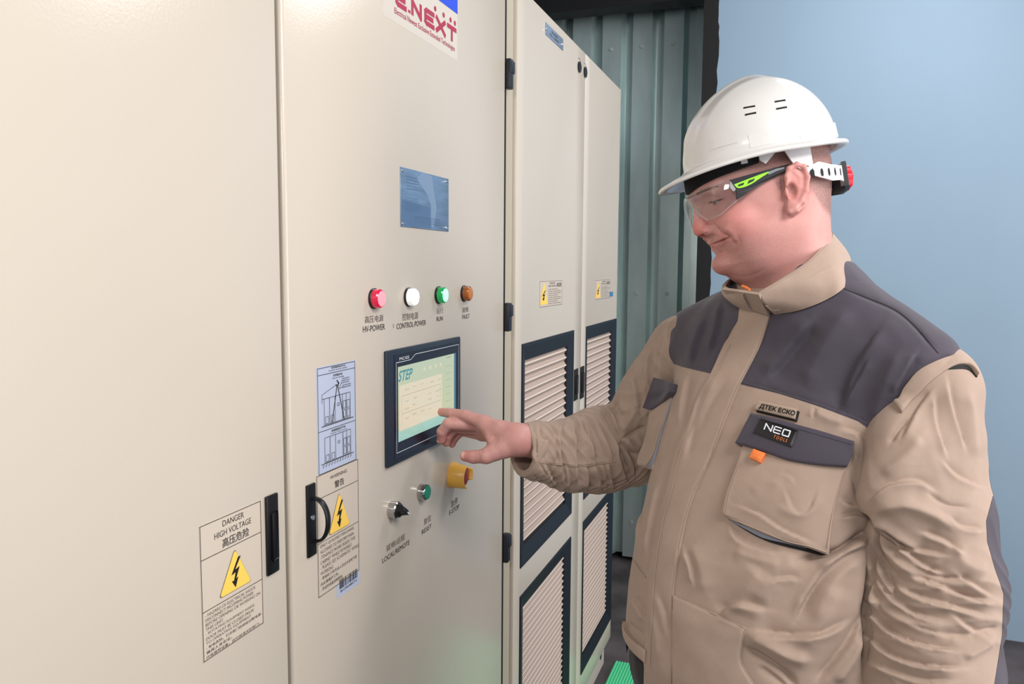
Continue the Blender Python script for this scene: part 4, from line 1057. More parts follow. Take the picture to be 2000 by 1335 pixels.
for s in (1, -1):
    e = ico('eyeball', hw((EYE[0], EYE[1]*s, EYE[2])), .0126, MT['eyewhite'], person)
    ico('iris', hw((EYE[0]+.0078, EYE[1]*s, EYE[2]-.0060)), .0050, MT['iris'], e, 16, (1, 1, 1))
    # eyebrow
    pts = [onhead(a, b, s) for a, b in ((1362, 378), (1371, 373), (1384, 368), (1402, 364))]
    V5, Q5 = snet(lambda P: chain(P.astype(np.float32), pts, [.0018, .0026, .0022, .0010], .001), np.min(pts, 0)-.006, np.max(pts, 0)+.006, .0012)
    npmesh('eyebrow', V5, Q5, mat('brow_hair', srgb(140, 100, 84), .8), person)
for s in (1, -1):
    pts2 = [onhead(a, b, s)-HF*0+np.array([0, 0, -.0004]) for a, b in ((1384, 395.5), (1390, 394), (1397, 392.5), (1404, 390.5), (1411, 388))]
    V5, Q5 = snet(lambda P: chain(P.astype(np.float32), pts2, [.0004, .0009, .0011, .0009, .0004], .0005), np.min(pts2, 0)-.003, np.max(pts2, 0)+.003, .0006)
    npmesh('eyelashes', V5, Q5, MT['lid'], person)
# nails
def nail(c, n, t, w, l, nm='fingernail'):
    n = n/np.linalg.norm(n); t = t-n*(t@n); t /= np.linalg.norm(t); b = np.cross(n, t); vs, fs = [], []
    for i in range(7):
        for j in range(7):
            u, v = (i/6-.5)*2, (j/6-.5)*2; r = (1-abs(v)**4*.25)
            p = c+b*(w*u*r)+t*(l*v)+n*(-.0022*u*u+.0006-.0006*v*v); vs.append(p)
    for i in range(6):
        for j in range(6): fs.append((i*7+j, i*7+j+1, (i+1)*7+j+1, (i+1)*7+j))
    npmesh(nm, np.array(vs), fs, MT['nail'], person)
vw = lambda p: -p/np.linalg.norm(p)
tt = HJ['t'][3]; nt__ = vw(tt)*.55+np.array([-.1, -.15, 0])+np.array([0, .25, 0]); nt__ /= np.linalg.norm(nt__)
nail(tt+nt__*.0098, nt__, HJ['t'][3]-HJ['t'][2], .0062, .0068)
mt = HJ['m'][3]; nn_ = np.array([-.75, .1, -.65]); nn_ /= np.linalg.norm(nn_); nail(mt+nn_*.0080, nn_, HJ['m'][3]-HJ['m'][2], .0050, .0056)
it = HJ['i'][3]; nn_ = np.array([-.15, .97, -.1]); nail(it+nn_/np.linalg.norm(nn_)*.0078, nn_, HJ['i'][3]-HJ['i'][2], .0050, .0056)

# ---- hard hat -------------------------------------------------------------
def helmet():
    root = sub('hard_hat', person, tuple(toW(hw((-.012, 0, .06)))))
    nphi = 144; cx = -.0100; Lf, Lb, Wd, H = .1150, .1030, .1020, .1195; z0 = .071
    def rim(phi, k=1.0, ext=0.0):
        c, s = math.cos(phi), math.sin(phi); l = Lf if c > 0 else Lb; n = 2.25
        r = 1.0/((abs(c)/l)**n+(abs(s)/Wd)**n)**(1/n)
        return (r*k+ext)*c, (r*k+ext)*s
    def brim(phi):
        c = max(0.0, math.cos(phi)); return .0350*c**2.4
    rings = []
    def zr(phi):                                                    # rim height: dips a little at the sides towards the back
        return z0+.008*max(0.0, -math.cos(phi))**2
    T_ = np.linspace(0, 1, 30)
    def dome(phi, t, off=0.0):
        a = t*PI/2; k = math.cos(a)**(1.06+.20*max(0.0, math.cos(phi))+.22*max(0.0, -math.cos(phi))) if a < PI/2-1e-6 else 0.0; zz = math.sin(a)**.92
        x, y = rim(phi, k); X = cx+x; Z = zr(phi)*(1-zz)+(z0)*zz+(H-off)*zz
        s = off
        rr = math.hypot(x, y)+1e-9; X -= s*x/rr*(k > 0); yy = y-s*y/rr*(k > 0)
        if off == 0:
            rb = math.exp(-(abs(y)/.017)**4)*.0048*min(1, max(0, (zz-.12)*4)); sc = 1+rb/.12
            X = cx+(X-cx)*sc; Z = z0+(Z-z0)*(1+rb/.13)
            rb2 = math.exp(-((abs(y)-.046)/.006)**2)*.0016*min(1, max(0, (zz-.3)*3)); Z += rb2
        return (X, yy, Z)
    phis = [2*PI*i/nphi for i in range(nphi)]
    def flange(phi, e, dz):
        x, y = rim(phi, 1.0); rr = math.hypot(x, y); b = brim(phi); e = e*(1+.75*max(0.0, -math.cos(phi))**3) if e > 0 else e; X = x*(1+(e+b*min(1, e/.009))/rr); Y = y*(1+(e+b*min(1, e/.009)*0.7)/rr)
        drop = -b*.46*min(1, e/.009)
        return (cx+X, Y, zr(phi)+dz+drop)
    prof = [('f', .0010, -.0115), ('f', .0060, -.0135), ('f', .0092, -.0125), ('f', .0100, -.0095), ('f', .0088, -.0068), ('f', .0045, -.0058), ('f', .0016, -.0046), ('d', 0.0, 0)]
    out = []
    for k_, a, b in prof[:-1]: out.append([flange(p, a, b) for p in phis])
    for t in T_[:-1]: out.append([dome(p, t) for p in phis])
    inn = []
    inn.append([flange(p, -.0022, -.0085) for p in phis])
    for t in T_[1:-1:2]: inn.append([dome(p, t, .0026) for p in phis])
    rings = inn[::-1]+out
    vs = [hw(v) for r in rings for v in r]; fs = []
    for i in range(len(rings)-1):
        for j in range(nphi): fs.append((i*nphi+j, i*nphi+(j+1) % nphi, (i+1)*nphi+(j+1) % nphi, (i+1)*nphi+j))
    top = len(vs); vs.append(hw(dome(0, 1.0))); b = (len(rings)-1)*nphi
    for j in range(nphi): fs.append((b+j, b+(j+1) % nphi, top))
    ti = len(vs); vs.append(hw((cx, 0, z0+H-.0026)))
    for j in range(nphi): fs.append(((j+1) % nphi, j, ti))
    sh = npmesh('shell', np.array(vs), fs, MT['helmet'], root)
    # vent slots, both sides, from photo positions on the near side
    from mathutils.bvhtree import BVHTree
    bv = BVHTree.FromPolygons([tuple(v) for v in vs], fs)
    def hit(px, py):
        d = K(px, py, 1.0); d = d/np.linalg.norm(d); h = bv.ray_cast(Vector((0, 0, 0)), Vector(d)); return np.array(h[0]), np.array(h[1])
    for (a, b_) in (((1452, 211), (1475, 207)), ((1455, 224.5), (1477, 220)), ((1513, 199), (1534, 195.5)), ((1516, 213), (1537, 209))):
        A, nA = hit(*a); B, nB = hit(*b_); n_ = -nA if nA[2] > 0 else nA; up = np.cross(B-A, n_); up /= np.linalg.norm(up)
        for s in (1, -1):
            q = []
            for p, w in ((A, .0014), (B, .0014)):
                for sg_ in (1, -1):
                    for o2 in (.0004, -.002): q.append(p+up*w*sg_+n_*o2)
            L8 = (np.array(q)-HC)@HR.T
            L8[:, 1] *= s; F8 = [(0, 2, 6, 4), (1, 5, 7, 3), (0, 4, 5, 1), (2, 3, 7, 6), (0, 1, 3, 2), (4, 6, 7, 5)]
            npmesh('vent_slot', hw(L8), F8, MT['blackmat'], root, smooth=False)
    # moulded strip above the rim and the lamp socket lug
    def strip(nm, phs, t0, t1, h, m):
        vs, fs = [], []; n = len(phs)
        for p in phs:
            for (t, o2) in ((t0, -.001), (t0, h), (t1, h), (t1, -.001)):
                x, y, z = dome(p, t); r = np.array([x-cx, y, 0]); r /= np.linalg.norm(r); vs.append(hw(np.array((x, y, z))+r*o2))
        for i in range(n-1):
            for k in range(3): fs.append((i*4+k, (i+1)*4+k, (i+1)*4+k+1, i*4+k+1))
        fs += [(0, 1, 2, 3), ((n-1)*4+3, (n-1)*4+2, (n-1)*4+1, (n-1)*4)]
        npmesh(nm, np.array(vs), fs, m, root, smooth=False)
    for s in (1, -1):
        strip('moulded_pad', [s*math.radians(a) for a in np.linspace(32, 52, 8)], .05, .13, .0005, MT['helmet'])
        strip('moulded_strip', [s*math.radians(a) for a in np.linspace(98, 150, 14)], .0, .09, .0007, MT['helmet'])
        strip('socket_lug', [s*math.radians(a) for a in np.linspace(151, 166, 6)], .0, .10, .0022, MT['helmet'])
        strip('moulded_strip', [s*math.radians(a) for a in np.linspace(60, 92, 8)], .0, .08, .0005, MT['helmet'])
    # band helper: closed strip following an ellipse around the head
    def band(nm, ph0, ph1, zt, zb, la, lb, wd, th, m, par=root, n=60, cxx=-.010):
        vs, fs = [], []
        for i in range(n+1):
            p = math.radians(ph0+(ph1-ph0)*i/n); c, s = math.cos(p), math.sin(p); l = la if c > 0 else lb; r = 1/((abs(c)/l)**2.2+(abs(s)/wd)**2.2)**(1/2.2)
            f = i/n; a, b2 = np.interp(f, np.linspace(0, 1, len(zt)), zt), np.interp(f, np.linspace(0, 1, len(zb)), zb)
            for (rr, z) in ((r, b2), (r+th, b2), (r+th, a), (r, a)): vs.append(hw((cxx+rr*c, rr*s, z)))
        for i in range(n):
            for k in range(4): fs.append((i*4+k, (i+1)*4+k, (i+1)*4+(k+1) % 4, i*4+(k+1) % 4))
        fs += [(3, 2, 1, 0), (n*4, n*4+1, n*4+2, n*4+3)]
        return npmesh(nm, np.array(vs), fs, m, par, smooth=False)
    band('sweatband', -64, 64, [.066, .068, .066, .068, .066], [.052, .044, .033, .044, .052], .1165, .12, .080, .003, MT['sweat'])
    for s in (1, -1):
        band('sweatband_slot', s*50, s*55, [.060, .060], [.054, .054], .1197, .12, .0832, .0004, MT['hsusp'], n=3)
        band('clip_lug', s*65, s*78, [.070, .070, .070, .070], [.054, .048, .054, .060], .1165, .118, .0850, .003, MT['hsusp'], n=12)
        band('harness_panel', s*84, s*114, [.078, .078, .078, .078], [.072, .060, .045, .036, .032, .031, .031], .1165, .110, .083, .0022, MT['hsusp'], n=40)
        band('nape_strap', s*106, s*172, [.034, .041, .036, .035, .037, .038], [.026, .019, .013, .014, .011, .010], .1165, .108, .0845, .0025, MT['hsusp'])
        for dg, w_ in ((111, .0050), (121, .0030), (129, .0026), (137, .0026), (146, .0026)):
            p = math.radians(dg)*s; c, s2 = math.cos(p), math.sin(p); r = 1/((abs(c)/.108)**2.2+(abs(s2)/.0845)**2.2)**(1/2.2)+.0027
            ctr = np.array([-.010+r*c, r*s2, .0255]); tn = np.array([-s2, c, 0])
            vs = [hw(ctr+tn*w_*math.cos(a)+np.array([0, 0, 1])*.0058*math.sin(a)+np.array([c, s2, 0])*.0004) for a in np.arange(0, 2*PI, PI/8)]
            npmesh('strap_hole', np.array(vs), [tuple(range(16))], MT['sweat'], root, smooth=False)
    band('ratchet_housing', 152, 208, [.041, .043, .041], [.006, .000, .006], .1165, .1095, .0865, .006, MT['gblack'], n=24)
    # red adjusting knob with grip ribs
    vs, fs = [], []; n = 48
    for (xx, rr) in ((-.124, .0150), (-.1245, .0200), (-.1355, .0190), (-.1375, .0165)):
        for i in range(n):
            a = 2*PI*i/n; r = rr*(1+.05*math.cos(8*a)); vs.append(hw((xx, r*math.cos(a), .024+r*math.sin(a))))
    for i in range(3):
        for j in range(n): fs.append((i*n+j, i*n+(j+1) % n, (i+1)*n+(j+1) % n, (i+1)*n+j))
    fs.append(tuple(range(3*n, 4*n))); wn(npmesh('adjusting_knob', np.array(vs), fs, MT['redknob'], root), 30)
helmet()

# ---- safety glasses --------------------------------------------------------
def glasses():
    root = sub('safety_glasses', person, tuple(toW(hw((.11, 0, .015)))))
    n, mth = 64, 12; vs, fs = [], []
    top = lambda u: .0300+.0050*abs(u)**2; bot = lambda u: np.interp(abs(u), [0, .10, .20, .45, .7, .9, 1], [.014, .011, .001, -.0125, -.0085, .004, .0095])
    for off in (0, -.0018):
        for i in range(n+1):
            u = -1+2*i/n; y = .068*math.sin(u*1.25)/math.sin(1.25); x = .1125-.051*abs(u)**2.3
            for j in range(mth+1):
                t = j/mth; z = bot(u)+(top(u)-bot(u))*t; bul = .004*math.sin(PI*t); vs.append(hw((x+off+bul-.005*(1-t), y*(1+off*8), z)))
    st = (n+1)*(mth+1)
    for k, o2 in ((0, 0), (1, st)):
        for i in range(n):
            for j in range(mth):
                q = (o2+i*(mth+1)+j, o2+(i+1)*(mth+1)+j, o2+(i+1)*(mth+1)+j+1, o2+i*(mth+1)+j+1); fs.append(q if k == 0 else q[::-1])
    for i in range(n):
        for j in (0, mth): a, b = i*(mth+1)+j, (i+1)*(mth+1)+j; fs.append((a, b, b+st, a+st))
    for i in (0, n):
        for j in range(mth): a = i*(mth+1)+j; fs.append((a, a+1, a+1+st, a+st))
    npmesh('clear_lens', np.array(vs), fs, MT['lens'], root)
    # bright rim along the lens edge
    for nm, fn, rr in (('lens_edge', bot, .0006), ('lens_edge', top, .0006)):
        ring, fs2 = [], []
        for i in range(n+1):
            u = -1+2*i/n; y = .068*math.sin(u*1.25)/math.sin(1.25); x = .1125-.051*abs(u)**2.3-(.005 if fn is bot else 0); z = fn(u)
            for k in range(5): a = 2*PI*k/5; ring.append(hw((x-.0009+rr*math.cos(a), y, z+rr*math.sin(a))))
        for i in range(n):
            for k in range(5): fs2.append((i*5+k, i*5+(k+1) % 5, (i+1)*5+(k+1) % 5, (i+1)*5+k))
        npmesh(nm, np.array(ring), fs2, MT['lensedge'], root)
    def yarm(px): return np.interp(px, [1395, 1425, 1460, 1500, 1540, 1585], [.062, .0700, .0735, .0765, .0805, .0815])
    def arm(nm, poly_px, th, m, dy=0.0):
        P2 = smooth_pts(poly_px+[poly_px[0]], 4)[:-1] if len(poly_px) > 6 else poly_px
        for s in (1, -1):
            vs = []
            for o3 in (dy, dy+th):
                for (a, b) in P2:
                    y = yarm(a); p = hpx(a, b, y); vs.append(hw((p[0], (y+o3)*s, p[2])))
            k = len(P2); fs = [tuple(range(k-1, -1, -1)), tuple(range(k, 2*k))]+[(i, (i+1) % k, (i+1) % k+k, i+k) for i in range(k)]
            npmesh(nm, np.array(vs), fs, m, root, smooth=False)
    arm('temple_arm', [(1424, 352), (1461, 341.5), (1494, 333), (1520, 326), (1545, 320.5), (1566, 321), (1585, 328), (1583, 333), (1560, 330), (1540, 332), (1526, 338), (1505, 349), (1490, 357), (1461, 375), (1439, 389), (1437, 372)], .0026, MT['gblack'])
    arm('grey_inlay', [(1497, 337), (1515, 330), (1530, 327), (1530, 330), (1515, 335), (1500, 342)], .0004, MT['gpale'], .0026)
    arm('lime_inlay', [(1432, 361), (1460, 350), (1497, 336.5), (1498, 339), (1484, 348), (1462, 362), (1441, 368)], .0007, MT['lime'], .0026)
    arm('inlay_slot', [(1440, 361.5), (1452, 357), (1450, 362), (1440, 365)], .0004, MT['gblack'], .0034)
    arm('inlay_slot', [(1461, 353), (1473, 349), (1470, 354), (1458, 360)], .0004, MT['gblack'], .0034)
    arm('lime_tip', [(1564, 323), (1578, 327), (1582, 331), (1574, 330)], .0005, MT['lime'], .0026)
    arm('hinge_block', [(1425, 354), (1431, 357), (1436, 371), (1431, 374), (1425, 366)], .003, MT['lensedge'], -.0005)
MT['lensedge'] = mat('clear_plastic_edge', srgb(205, 206, 210), 0.12, trans=.5, ior=1.45)
glasses()

# ================================================================== clothes
jacket = sub('jacket', person, tuple(toW(np.array([.45, -.30, 1.235]))))
# trunk table: b, centre a, centre c, half width, front depth, back depth
JT = np.array([
 (.12, .425, 1.19, .060, .055, .060), (.085, .435, 1.205, .085, .070, .080), (.05, .445, 1.215, .125, .085, .100), (.0, .453, 1.232, .185, .118, .125), (-.06, .452, 1.236, .208, .150, .135), (-.14, .450, 1.236, .215, .180, .14),
 (-.22, .450, 1.236, .222, .216, .14), (-.30, .450, 1.236, .232, .246, .14), (-.38, .450, 1.236, .240, .264, .14), (-.46, .448, 1.236, .244, .268, .145), (-.54, .448, 1.236, .244, .258, .15), (-.62, .458, 1.236, .234, .222, .15), (-.70, .456, 1.236, .232, .215, .15)])
def trunk_f(P):
    P = P.astype(np.float32); b = P[:, 1]
    g = lambda c: np.interp(b, JT[::-1, 0], JT[::-1, c]).astype(np.float32)
    qa, qc = P[:, 0]-g(1), P[:, 2]-g(2); u = qa*TS[0]+qc*TS[2]; v = qa*TN[0]+qc*TN[2]
    w, f, k = g(3), g(4), g(5); e = np.where(v > 0, f, k); n = 2.35
    s = ((np.abs(u)/w)**n+(np.abs(v)/e)**n+1e-9)**(1/n); d = (s-1)*np.minimum(w, e)*.9
    d = np.maximum(d, b-.10)
    d = su(d, cone(P, (.437, .058, 1.205), SH_R+np.array([0, .012, 0]), .072, .070), .05)
    d = su(d, cone(P, (.437, .058, 1.205), SH_L+np.array([-.034, .014, 0]), .078, .066), .05)
    return d
HEMB = -.655
def trunk_cut(P): 
    d = trunk_f(P); neck = cone(P.astype(np.float32), (.425, .17, 1.185), (.437, .03, 1.205), .062, .055)
    d = ss(d, neck, .01)
    return np.maximum(d, HEMB-P[:, 1])
def tri(Q):
    return Q if Q.shape[1] == 3 else np.concatenate([Q[:, [0, 1, 2]], Q[:, [0, 2, 3]]])
def clip(V, T, f):
    """keep the part of a triangle mesh where f > 0, cutting triangles along f = 0"""
    V = list(V); f = np.asarray(f); pos = f[T] > 0; c = pos.sum(1); out = [T[c == 3]]; cache = {}; ex = []
    def cut(a, b):
        k = (a, b) if a < b else (b, a)
        if k not in cache:
            t = f[a]/(f[a]-f[b]); V.append(V[a]*(1-t)+V[b]*t); cache[k] = len(V)-1
        return cache[k]
    for t, p in zip(T[(c == 1) | (c == 2)], pos[(c == 1) | (c == 2)]):
        if p.sum() == 1:
            i = int(np.argmax(p)); a, b, d = t[i], t[(i+1) % 3], t[(i+2) % 3]; ex.append((a, cut(a, b), cut(a, d)))
        else:
            i = int(np.argmin(p)); a, b, d = t[i], t[(i+1) % 3], t[(i+2) % 3]; x, y = cut(a, b), cut(a, d); ex += [(b, d, y), (b, y, x)]
    if ex: out.append(np.array(ex))
    T2 = np.concatenate(out); V = np.array(V); u, inv = np.unique(T2, return_inverse=True)
    return V[u], inv.reshape(-1, 3)
def inpoly(x, y, P):
    c = np.zeros(x.shape, bool); n = len(P)
    for i in range(n):
        (x1, y1), (x2, y2) = P[i], P[(i+1) % n]
        c ^= ((y1 > y) != (y2 > y)) & (x < (x2-x1)*(y-y1)/((y2-y1) if y2 != y1 else 1e-9)+x1)
    return c
def sdpoly(x, y, P):
    d, _, _ = polydist(x, y, list(P)+[P[0]]); return np.where(inpoly(x, y, P), d, -d)
def facing(V, N): return -(N*V).sum(1)/np.linalg.norm(V, axis=1)

TRUNK_FOLDS = [
 ('v', 14, 14, [(1706, 985), (1712, 1050), (1706, 1130), (1698, 1230), (1690, 1330)]),
 ('v', 9, 16, [(1712, 1030), (1670, 1052), (1640, 1072), (1612, 1082), (1575, 1090), (1556, 1096)]), ('r', 12, 5, [(1700, 1048), (1660, 1068), (1620, 1095), (1590, 1106)]),
 ('s', 13, 6, [(1702, 1062), (1650, 1082), (1612, 1112), (1578, 1158), (1550, 1212)]), ('r', 16, 4, [(1690, 1090), (1640, 1120), (1605, 1170), (1590, 1220)]),
 ('s', 12, -7, [(1692, 1195), (1670, 1240), (1635, 1290), (1592, 1340)]), ('r', 15, 5, [(1690, 1240), (1660, 1290), (1630, 1335)]), ('v', 7, 6, [(1700, 1150), (1690, 1215), (1655, 1275), (1615, 1322), (1598, 1345)]),
 ('v', 7, 10, [(1452, 1262), (1490, 1284), (1530, 1312), (1560, 1345)]), ('r', 14, 6, [(1455, 1236), (1500, 1258), (1545, 1282), (1590, 1290)]), ('s', 12, 5, [(1470, 1232), (1530, 1242), (1600, 1238), (1660, 1212)]),
 ('v', 8, 5, [(1480, 1300), (1520, 1330), (1540, 1350)]), ('r', 13, 3, [(1430, 1075), (1470, 1090), (1530, 1105)]), ('s', 9, 2.5, [(1500, 1134), (1540, 1128), (1562, 1132)]), ('r', 18, 3, [(1350, 1060), (1370, 1110), (1378, 1160)]),
 ('s', 9, 3, [(1338, 1075), (1350, 1105), (1356, 1140)]), ('s', 12, 3, [(1425, 1020), (1440, 1050), (1480, 1070), (1530, 1080)]), ('r', 20, 4, [(1560, 1085), (1520, 1120), (1470, 1180)]),
 ('s', 9, 3.5, [(1640, 975), (1665, 985), (1690, 980)]), ('s', 8, 4, [(1640, 1010), (1670, 1005), (1700, 1012)]), ('v', 5, 4, [(1668, 870), (1664, 905), (1672, 950), (1690, 990)]), ('r', 8, 4, [(1680, 850), (1682, 910), (1690, 960)]),
 ('v', 4, 3, [(1684, 842), (1680, 870), (1672, 900)]), ('r', 10, 3, [(1592, 795), (1605, 812), (1650, 828)]), ('s', 7, 2, [(1590, 796), (1585, 815)]), ('s', 8, 2.5, [(1645, 838), (1672, 846), (1690, 862)]),
 # yoke
 ('s', 22, 5, [(1590, 625), (1540, 690), (1495, 740)]), ('r', 26, 5, [(1660, 600), (1610, 680), (1570, 760)]), ('s', 20, -5, [(1720, 640), (1670, 720), (1640, 800)]), ('r', 18, 4, [(1760, 680), (1730, 750), (1700, 830)]), ('s', 12, 4, [(1790, 690), (1768, 730), (1745, 770)]),
 ('v', 4.5, 2.4, [(1645, 563), (1700, 584), (1750, 606), (1790, 640), (1834, 694)]), ('v', 2.5, 1.2, [(1449, 744), (1500, 758), (1593, 786), (1680, 818), (1716, 845)]), ('s', 10, 3, [(1640, 800), (1660, 770), (1700, 700)]),
 ('r', 16, 4, [(1330, 640), (1315, 680), (1305, 710)]), ('s', 12, 3, [(1380, 620), (1360, 670), (1350, 715)]), ('s', 9, 3, [(1410, 590), (1400, 640), (1385, 690)]), ('v', 2.5, 1, [(1315, 706), (1340, 714), (1390, 726)]),
 # right front
 ('s', 9, 3, [(1345, 730), (1335, 780), (1330, 830)]), ('r', 9, 3, [(1400, 740), (1375, 790), (1350, 830)]), ('v', 4, 2.2, [(1425, 742), (1390, 790), (1365, 850)]), ('s', 8, 2.5, [(1380, 760), (1355, 830), (1340, 900)]),
 ('s', 9, 3, [(1262, 940), (1252, 1000), (1250, 1060)]), ('s', 12, 4, [(1290, 940), (1272, 1020), (1262, 1090)]), ('v', 2.5, 2, [(1236, 1090), (1248, 1110), (1262, 1128)]),
 ('s', 8, 4, [(1235, 1165), (1250, 1190), (1262, 1210)]), ('v', 4, 4, [(1226, 1215), (1240, 1228), (1258, 1240)]), ('r', 8, 3, [(1270, 1190), (1285, 1230), (1290, 1290)]), ('s', 6, 3, [(1285, 1160), (1300, 1200), (1308, 1240)]),
 # soft large relief
 ('r', 30, 5, [(1490, 1110), (1460, 1150), (1440, 1200)]), ('r', 22, 5, [(1640, 1140), (1610, 1210), (1560, 1270)]), ('s', 18, 4, [(1400, 1200), (1440, 1180), (1500, 1190)])]
tV, tQ = snet(trunk_cut, (.12, HEMB-.03, .93), (.78, .155, 1.56), .0085, newton=2, subdiv=2)
tN = vnormals(tV, tQ)
nz = waves(tV, 5, 26, .5, 3); tV = tV+tN*(nz*.0008)[:, None]
tV = fold(tV, tN, [(k, max(w, 6.0) if a > 2.5 else w, a*1.1, p) for k, w, a, p in TRUNK_FOLDS]); tV = relax(tV, tQ, 2)
tN = vnormals(tV, tQ); tF = facing(tV, tN)
X_, Y_ = px_of(tV); tT = tri(tQ)
GR1 = [(1436, 540), (1445, 595), (1447, 616), (1428, 647), (1388, 729), (1332, 716), (1311, 708), (1298, 718), (1289, 716), (1285, 690), (1294, 655), (1290, 600), (1380, 520)]
GR2 = [(1502, 600), (1504, 621), (1483, 681), (1447, 750), (1525, 769), (1593, 791), (1676, 822), (1714, 850), (1735, 865), (1990, 860), (1990, 480), (1560, 480)]
gm = np.maximum(sdpoly(X_, Y_, GR1), sdpoly(X_, Y_, GR2))*.0009
gm = np.where(tF > 0.0, gm, np.clip((tV[:, 1]+.075), -.02, .02)); gm = np.where((tF > 0) & (tF < .06) & (X_ > 1250) & (tV[:, 1] > -.06), np.maximum(gm, .001), gm)
hemf = lambda V: V[:, 1]-np.interp(V[:, 0], [.17, .20, .245, .26], [-.468, -.485, -.520, -.60])
a_, b_ = clip(tV, tT, np.where(gm > 0, -1.0, 1.0)*np.abs(gm)+0.0)
hx_, hy_ = px_of(a_); hn_ = a_[:, 2] < 1.262; hm = np.where(hn_, (np.interp(hx_, [1200, 1222, 1256, 1262, 1268], [1205, 1240, 1290, 1330, 1460])-hy_)*.0008, a_[:, 1]+.50); hm = np.minimum(hm, a_[:, 1]+.575); a_, b_ = clip(a_, b_, hm)
npmesh('jacket_shell', a_, b_, MT['tan'], jacket)
a_, b_ = clip(tV+tN*.0004, tT, gm); npmesh('shoulder_yoke', a_, b_, MT['grey'], jacket)

# ---- sleeves --------------------------------------------------------------
RS = [(K(1022, 877, 1.412), .0460), (K(1060, 881, 1.432), .0520), (K(1110, 889, 1.462), .0640), (K(1172, 878, 1.500), .0790), (K(1226, 872, 1.510), .0730), (K(1292, 768, 1.475), .0720), (K(1350, 692, 1.415), .0765)]
cutn = (RS[0][0]-RS[1][0]); cutn = cutn/np.linalg.norm(cutn); cutn = cutn+np.array([0, -.06, 0]); cutn /= np.linalg.norm(cutn); cutp = K(1022, 877, 1.412)+cutn*.0
def rs_f(P):
    P = P.astype(np.float32); d = None
    for (A, ra), (B, rb) in zip(RS, RS[1:]): e = cone(P, A, B, ra, rb); d = e if d is None else su(d, e, .018)
    return d
def rs_cut(P):
    d = np.maximum(rs_f(P), ((P-cutp.astype(np.float32))@cutn.astype(np.float32)))
    inn = cone(P.astype(np.float32), RS[0][0]+cutn*.05, RS[1][0]-cutn*.03, .0350, .0385); return np.maximum(d, -inn)
RF = [
 ('v', 3, 3.5, [(1052, 822), (1058, 850), (1072, 858), (1070, 880), (1055, 903)]), ('s', 5, 4, [(1036, 826), (1044, 855), (1045, 880), (1049, 903)]), ('s', 5, 3.5, [(1066, 824), (1082, 850), (1085, 890), (1082, 905)]),
 ('s', 6, 5, [(1084, 822), (1094, 850), (1096, 890), (1102, 950)]), ('v', 3, 3, [(1098, 822), (1100, 845), (1112, 862), (1122, 880), (1130, 905)]), ('s', 6, 5, [(1112, 818), (1124, 850), (1128, 900), (1130, 950)]),
 ('s', 5, 4, [(1128, 812), (1140, 840), (1156, 870), (1163, 905)]), ('s', 5, 4, [(1140, 812), (1152, 845), (1160, 880), (1166, 905)]), ('v', 3, 3.5, [(1150, 820), (1166, 850), (1178, 880), (1187, 905)]), ('s', 5, 4.5, [(1160, 815), (1176, 842), (1190, 872), (1200, 905)]),
 ('s', 5, 4.5, [(1172, 812), (1188, 838), (1204, 862), (1212, 890)]), ('v', 4, 6, [(1166, 794), (1184, 812), (1196, 832), (1208, 848), (1214, 857)]), ('r', 7, 5, [(1176, 793), (1196, 810), (1206, 832), (1214, 850)]), ('v', 4, 6, [(1198, 796), (1206, 820), (1214, 850)]),
 ('v', 4, 7, [(1214, 857), (1232, 846), (1250, 836), (1262, 832)]), ('r', 8, 6, [(1216, 845), (1232, 822), (1244, 804), (1250, 800)]), ('v', 4, 6, [(1214, 857), (1220, 872), (1236, 884), (1250, 890)]), ('v', 3, 5, [(1214, 858), (1214, 880), (1222, 905), (1232, 925)]),
 ('s', 6, 5, [(1205, 862), (1210, 890), (1220, 920), (1228, 940)]), ('r', 8, 4, [(1220, 862), (1240, 870), (1252, 878)]), ('s', 6, 4, [(1226, 880), (1238, 905), (1240, 930)]), ('v', 3, 4, [(1209, 788), (1200, 793), (1196, 801)]),
 ('r', 9, 4, [(1218, 760), (1216, 790), (1222, 812)]), ('s', 9, 4, [(1240, 730), (1246, 770), (1250, 800)]), ('v', 4, 3.5, [(1262, 690), (1255, 730), (1262, 760), (1264, 790)]), ('s', 8, 3.5, [(1275, 680), (1266, 720), (1270, 760)]), ('v', 3, 2.5, [(1300, 645), (1288, 680), (1280, 730), (1280, 745)]),
 ('s', 7, 4, [(1065, 905), (1075, 930), (1090, 950)]), ('s', 6, 3.5, [(1108, 908), (1112, 935), (1112, 955)]), ('s', 6, 4, [(1146, 908), (1150, 935), (1148, 958)]), ('s', 6, 4, [(1165, 908), (1172, 935), (1176, 958)]), ('s', 6, 4, [(1190, 905), (1196, 935), (1202, 955)]), ('s', 5, 3, [(1178, 905), (1184, 935), (1186, 955)]),
 ('v', 2.2, 2.2, [(1052, 903), (1085, 907), (1130, 911), (1165, 907), (1203, 902)]), ('r', 3, 1.6, [(1052, 900), (1085, 904), (1130, 908), (1165, 904), (1203, 899)]), ('v', 3, 3, [(1052, 903), (1068, 925), (1084, 950), (1092, 960)]), ('v', 2.6, 3, [(1042, 927), (1056, 938), (1066, 944)]),
 ('s', 4, 2.5, [(1020, 826), (1030, 850), (1040, 872)]), ('s', 4, 2.5, [(1120, 850), (1130, 862), (1140, 858)]), ('v', 2.5, 2, [(1068, 842), (1060, 866), (1052, 890)]), ('s', 4, 2.5, [(1140, 880), (1150, 895), (1158, 905)]), ('v', 2.5, 2, [(1128, 885), (1140, 872), (1146, 860)])]
rV, rQ = snet(rs_cut, (-.03, -.30, 1.32), (.42, .08, 1.60), .0060, newton=2, subdiv=2)
rN = vnormals(rV, rQ); mk = np.clip((cutp-rV)@cutn/.03-.2, 0, 1)
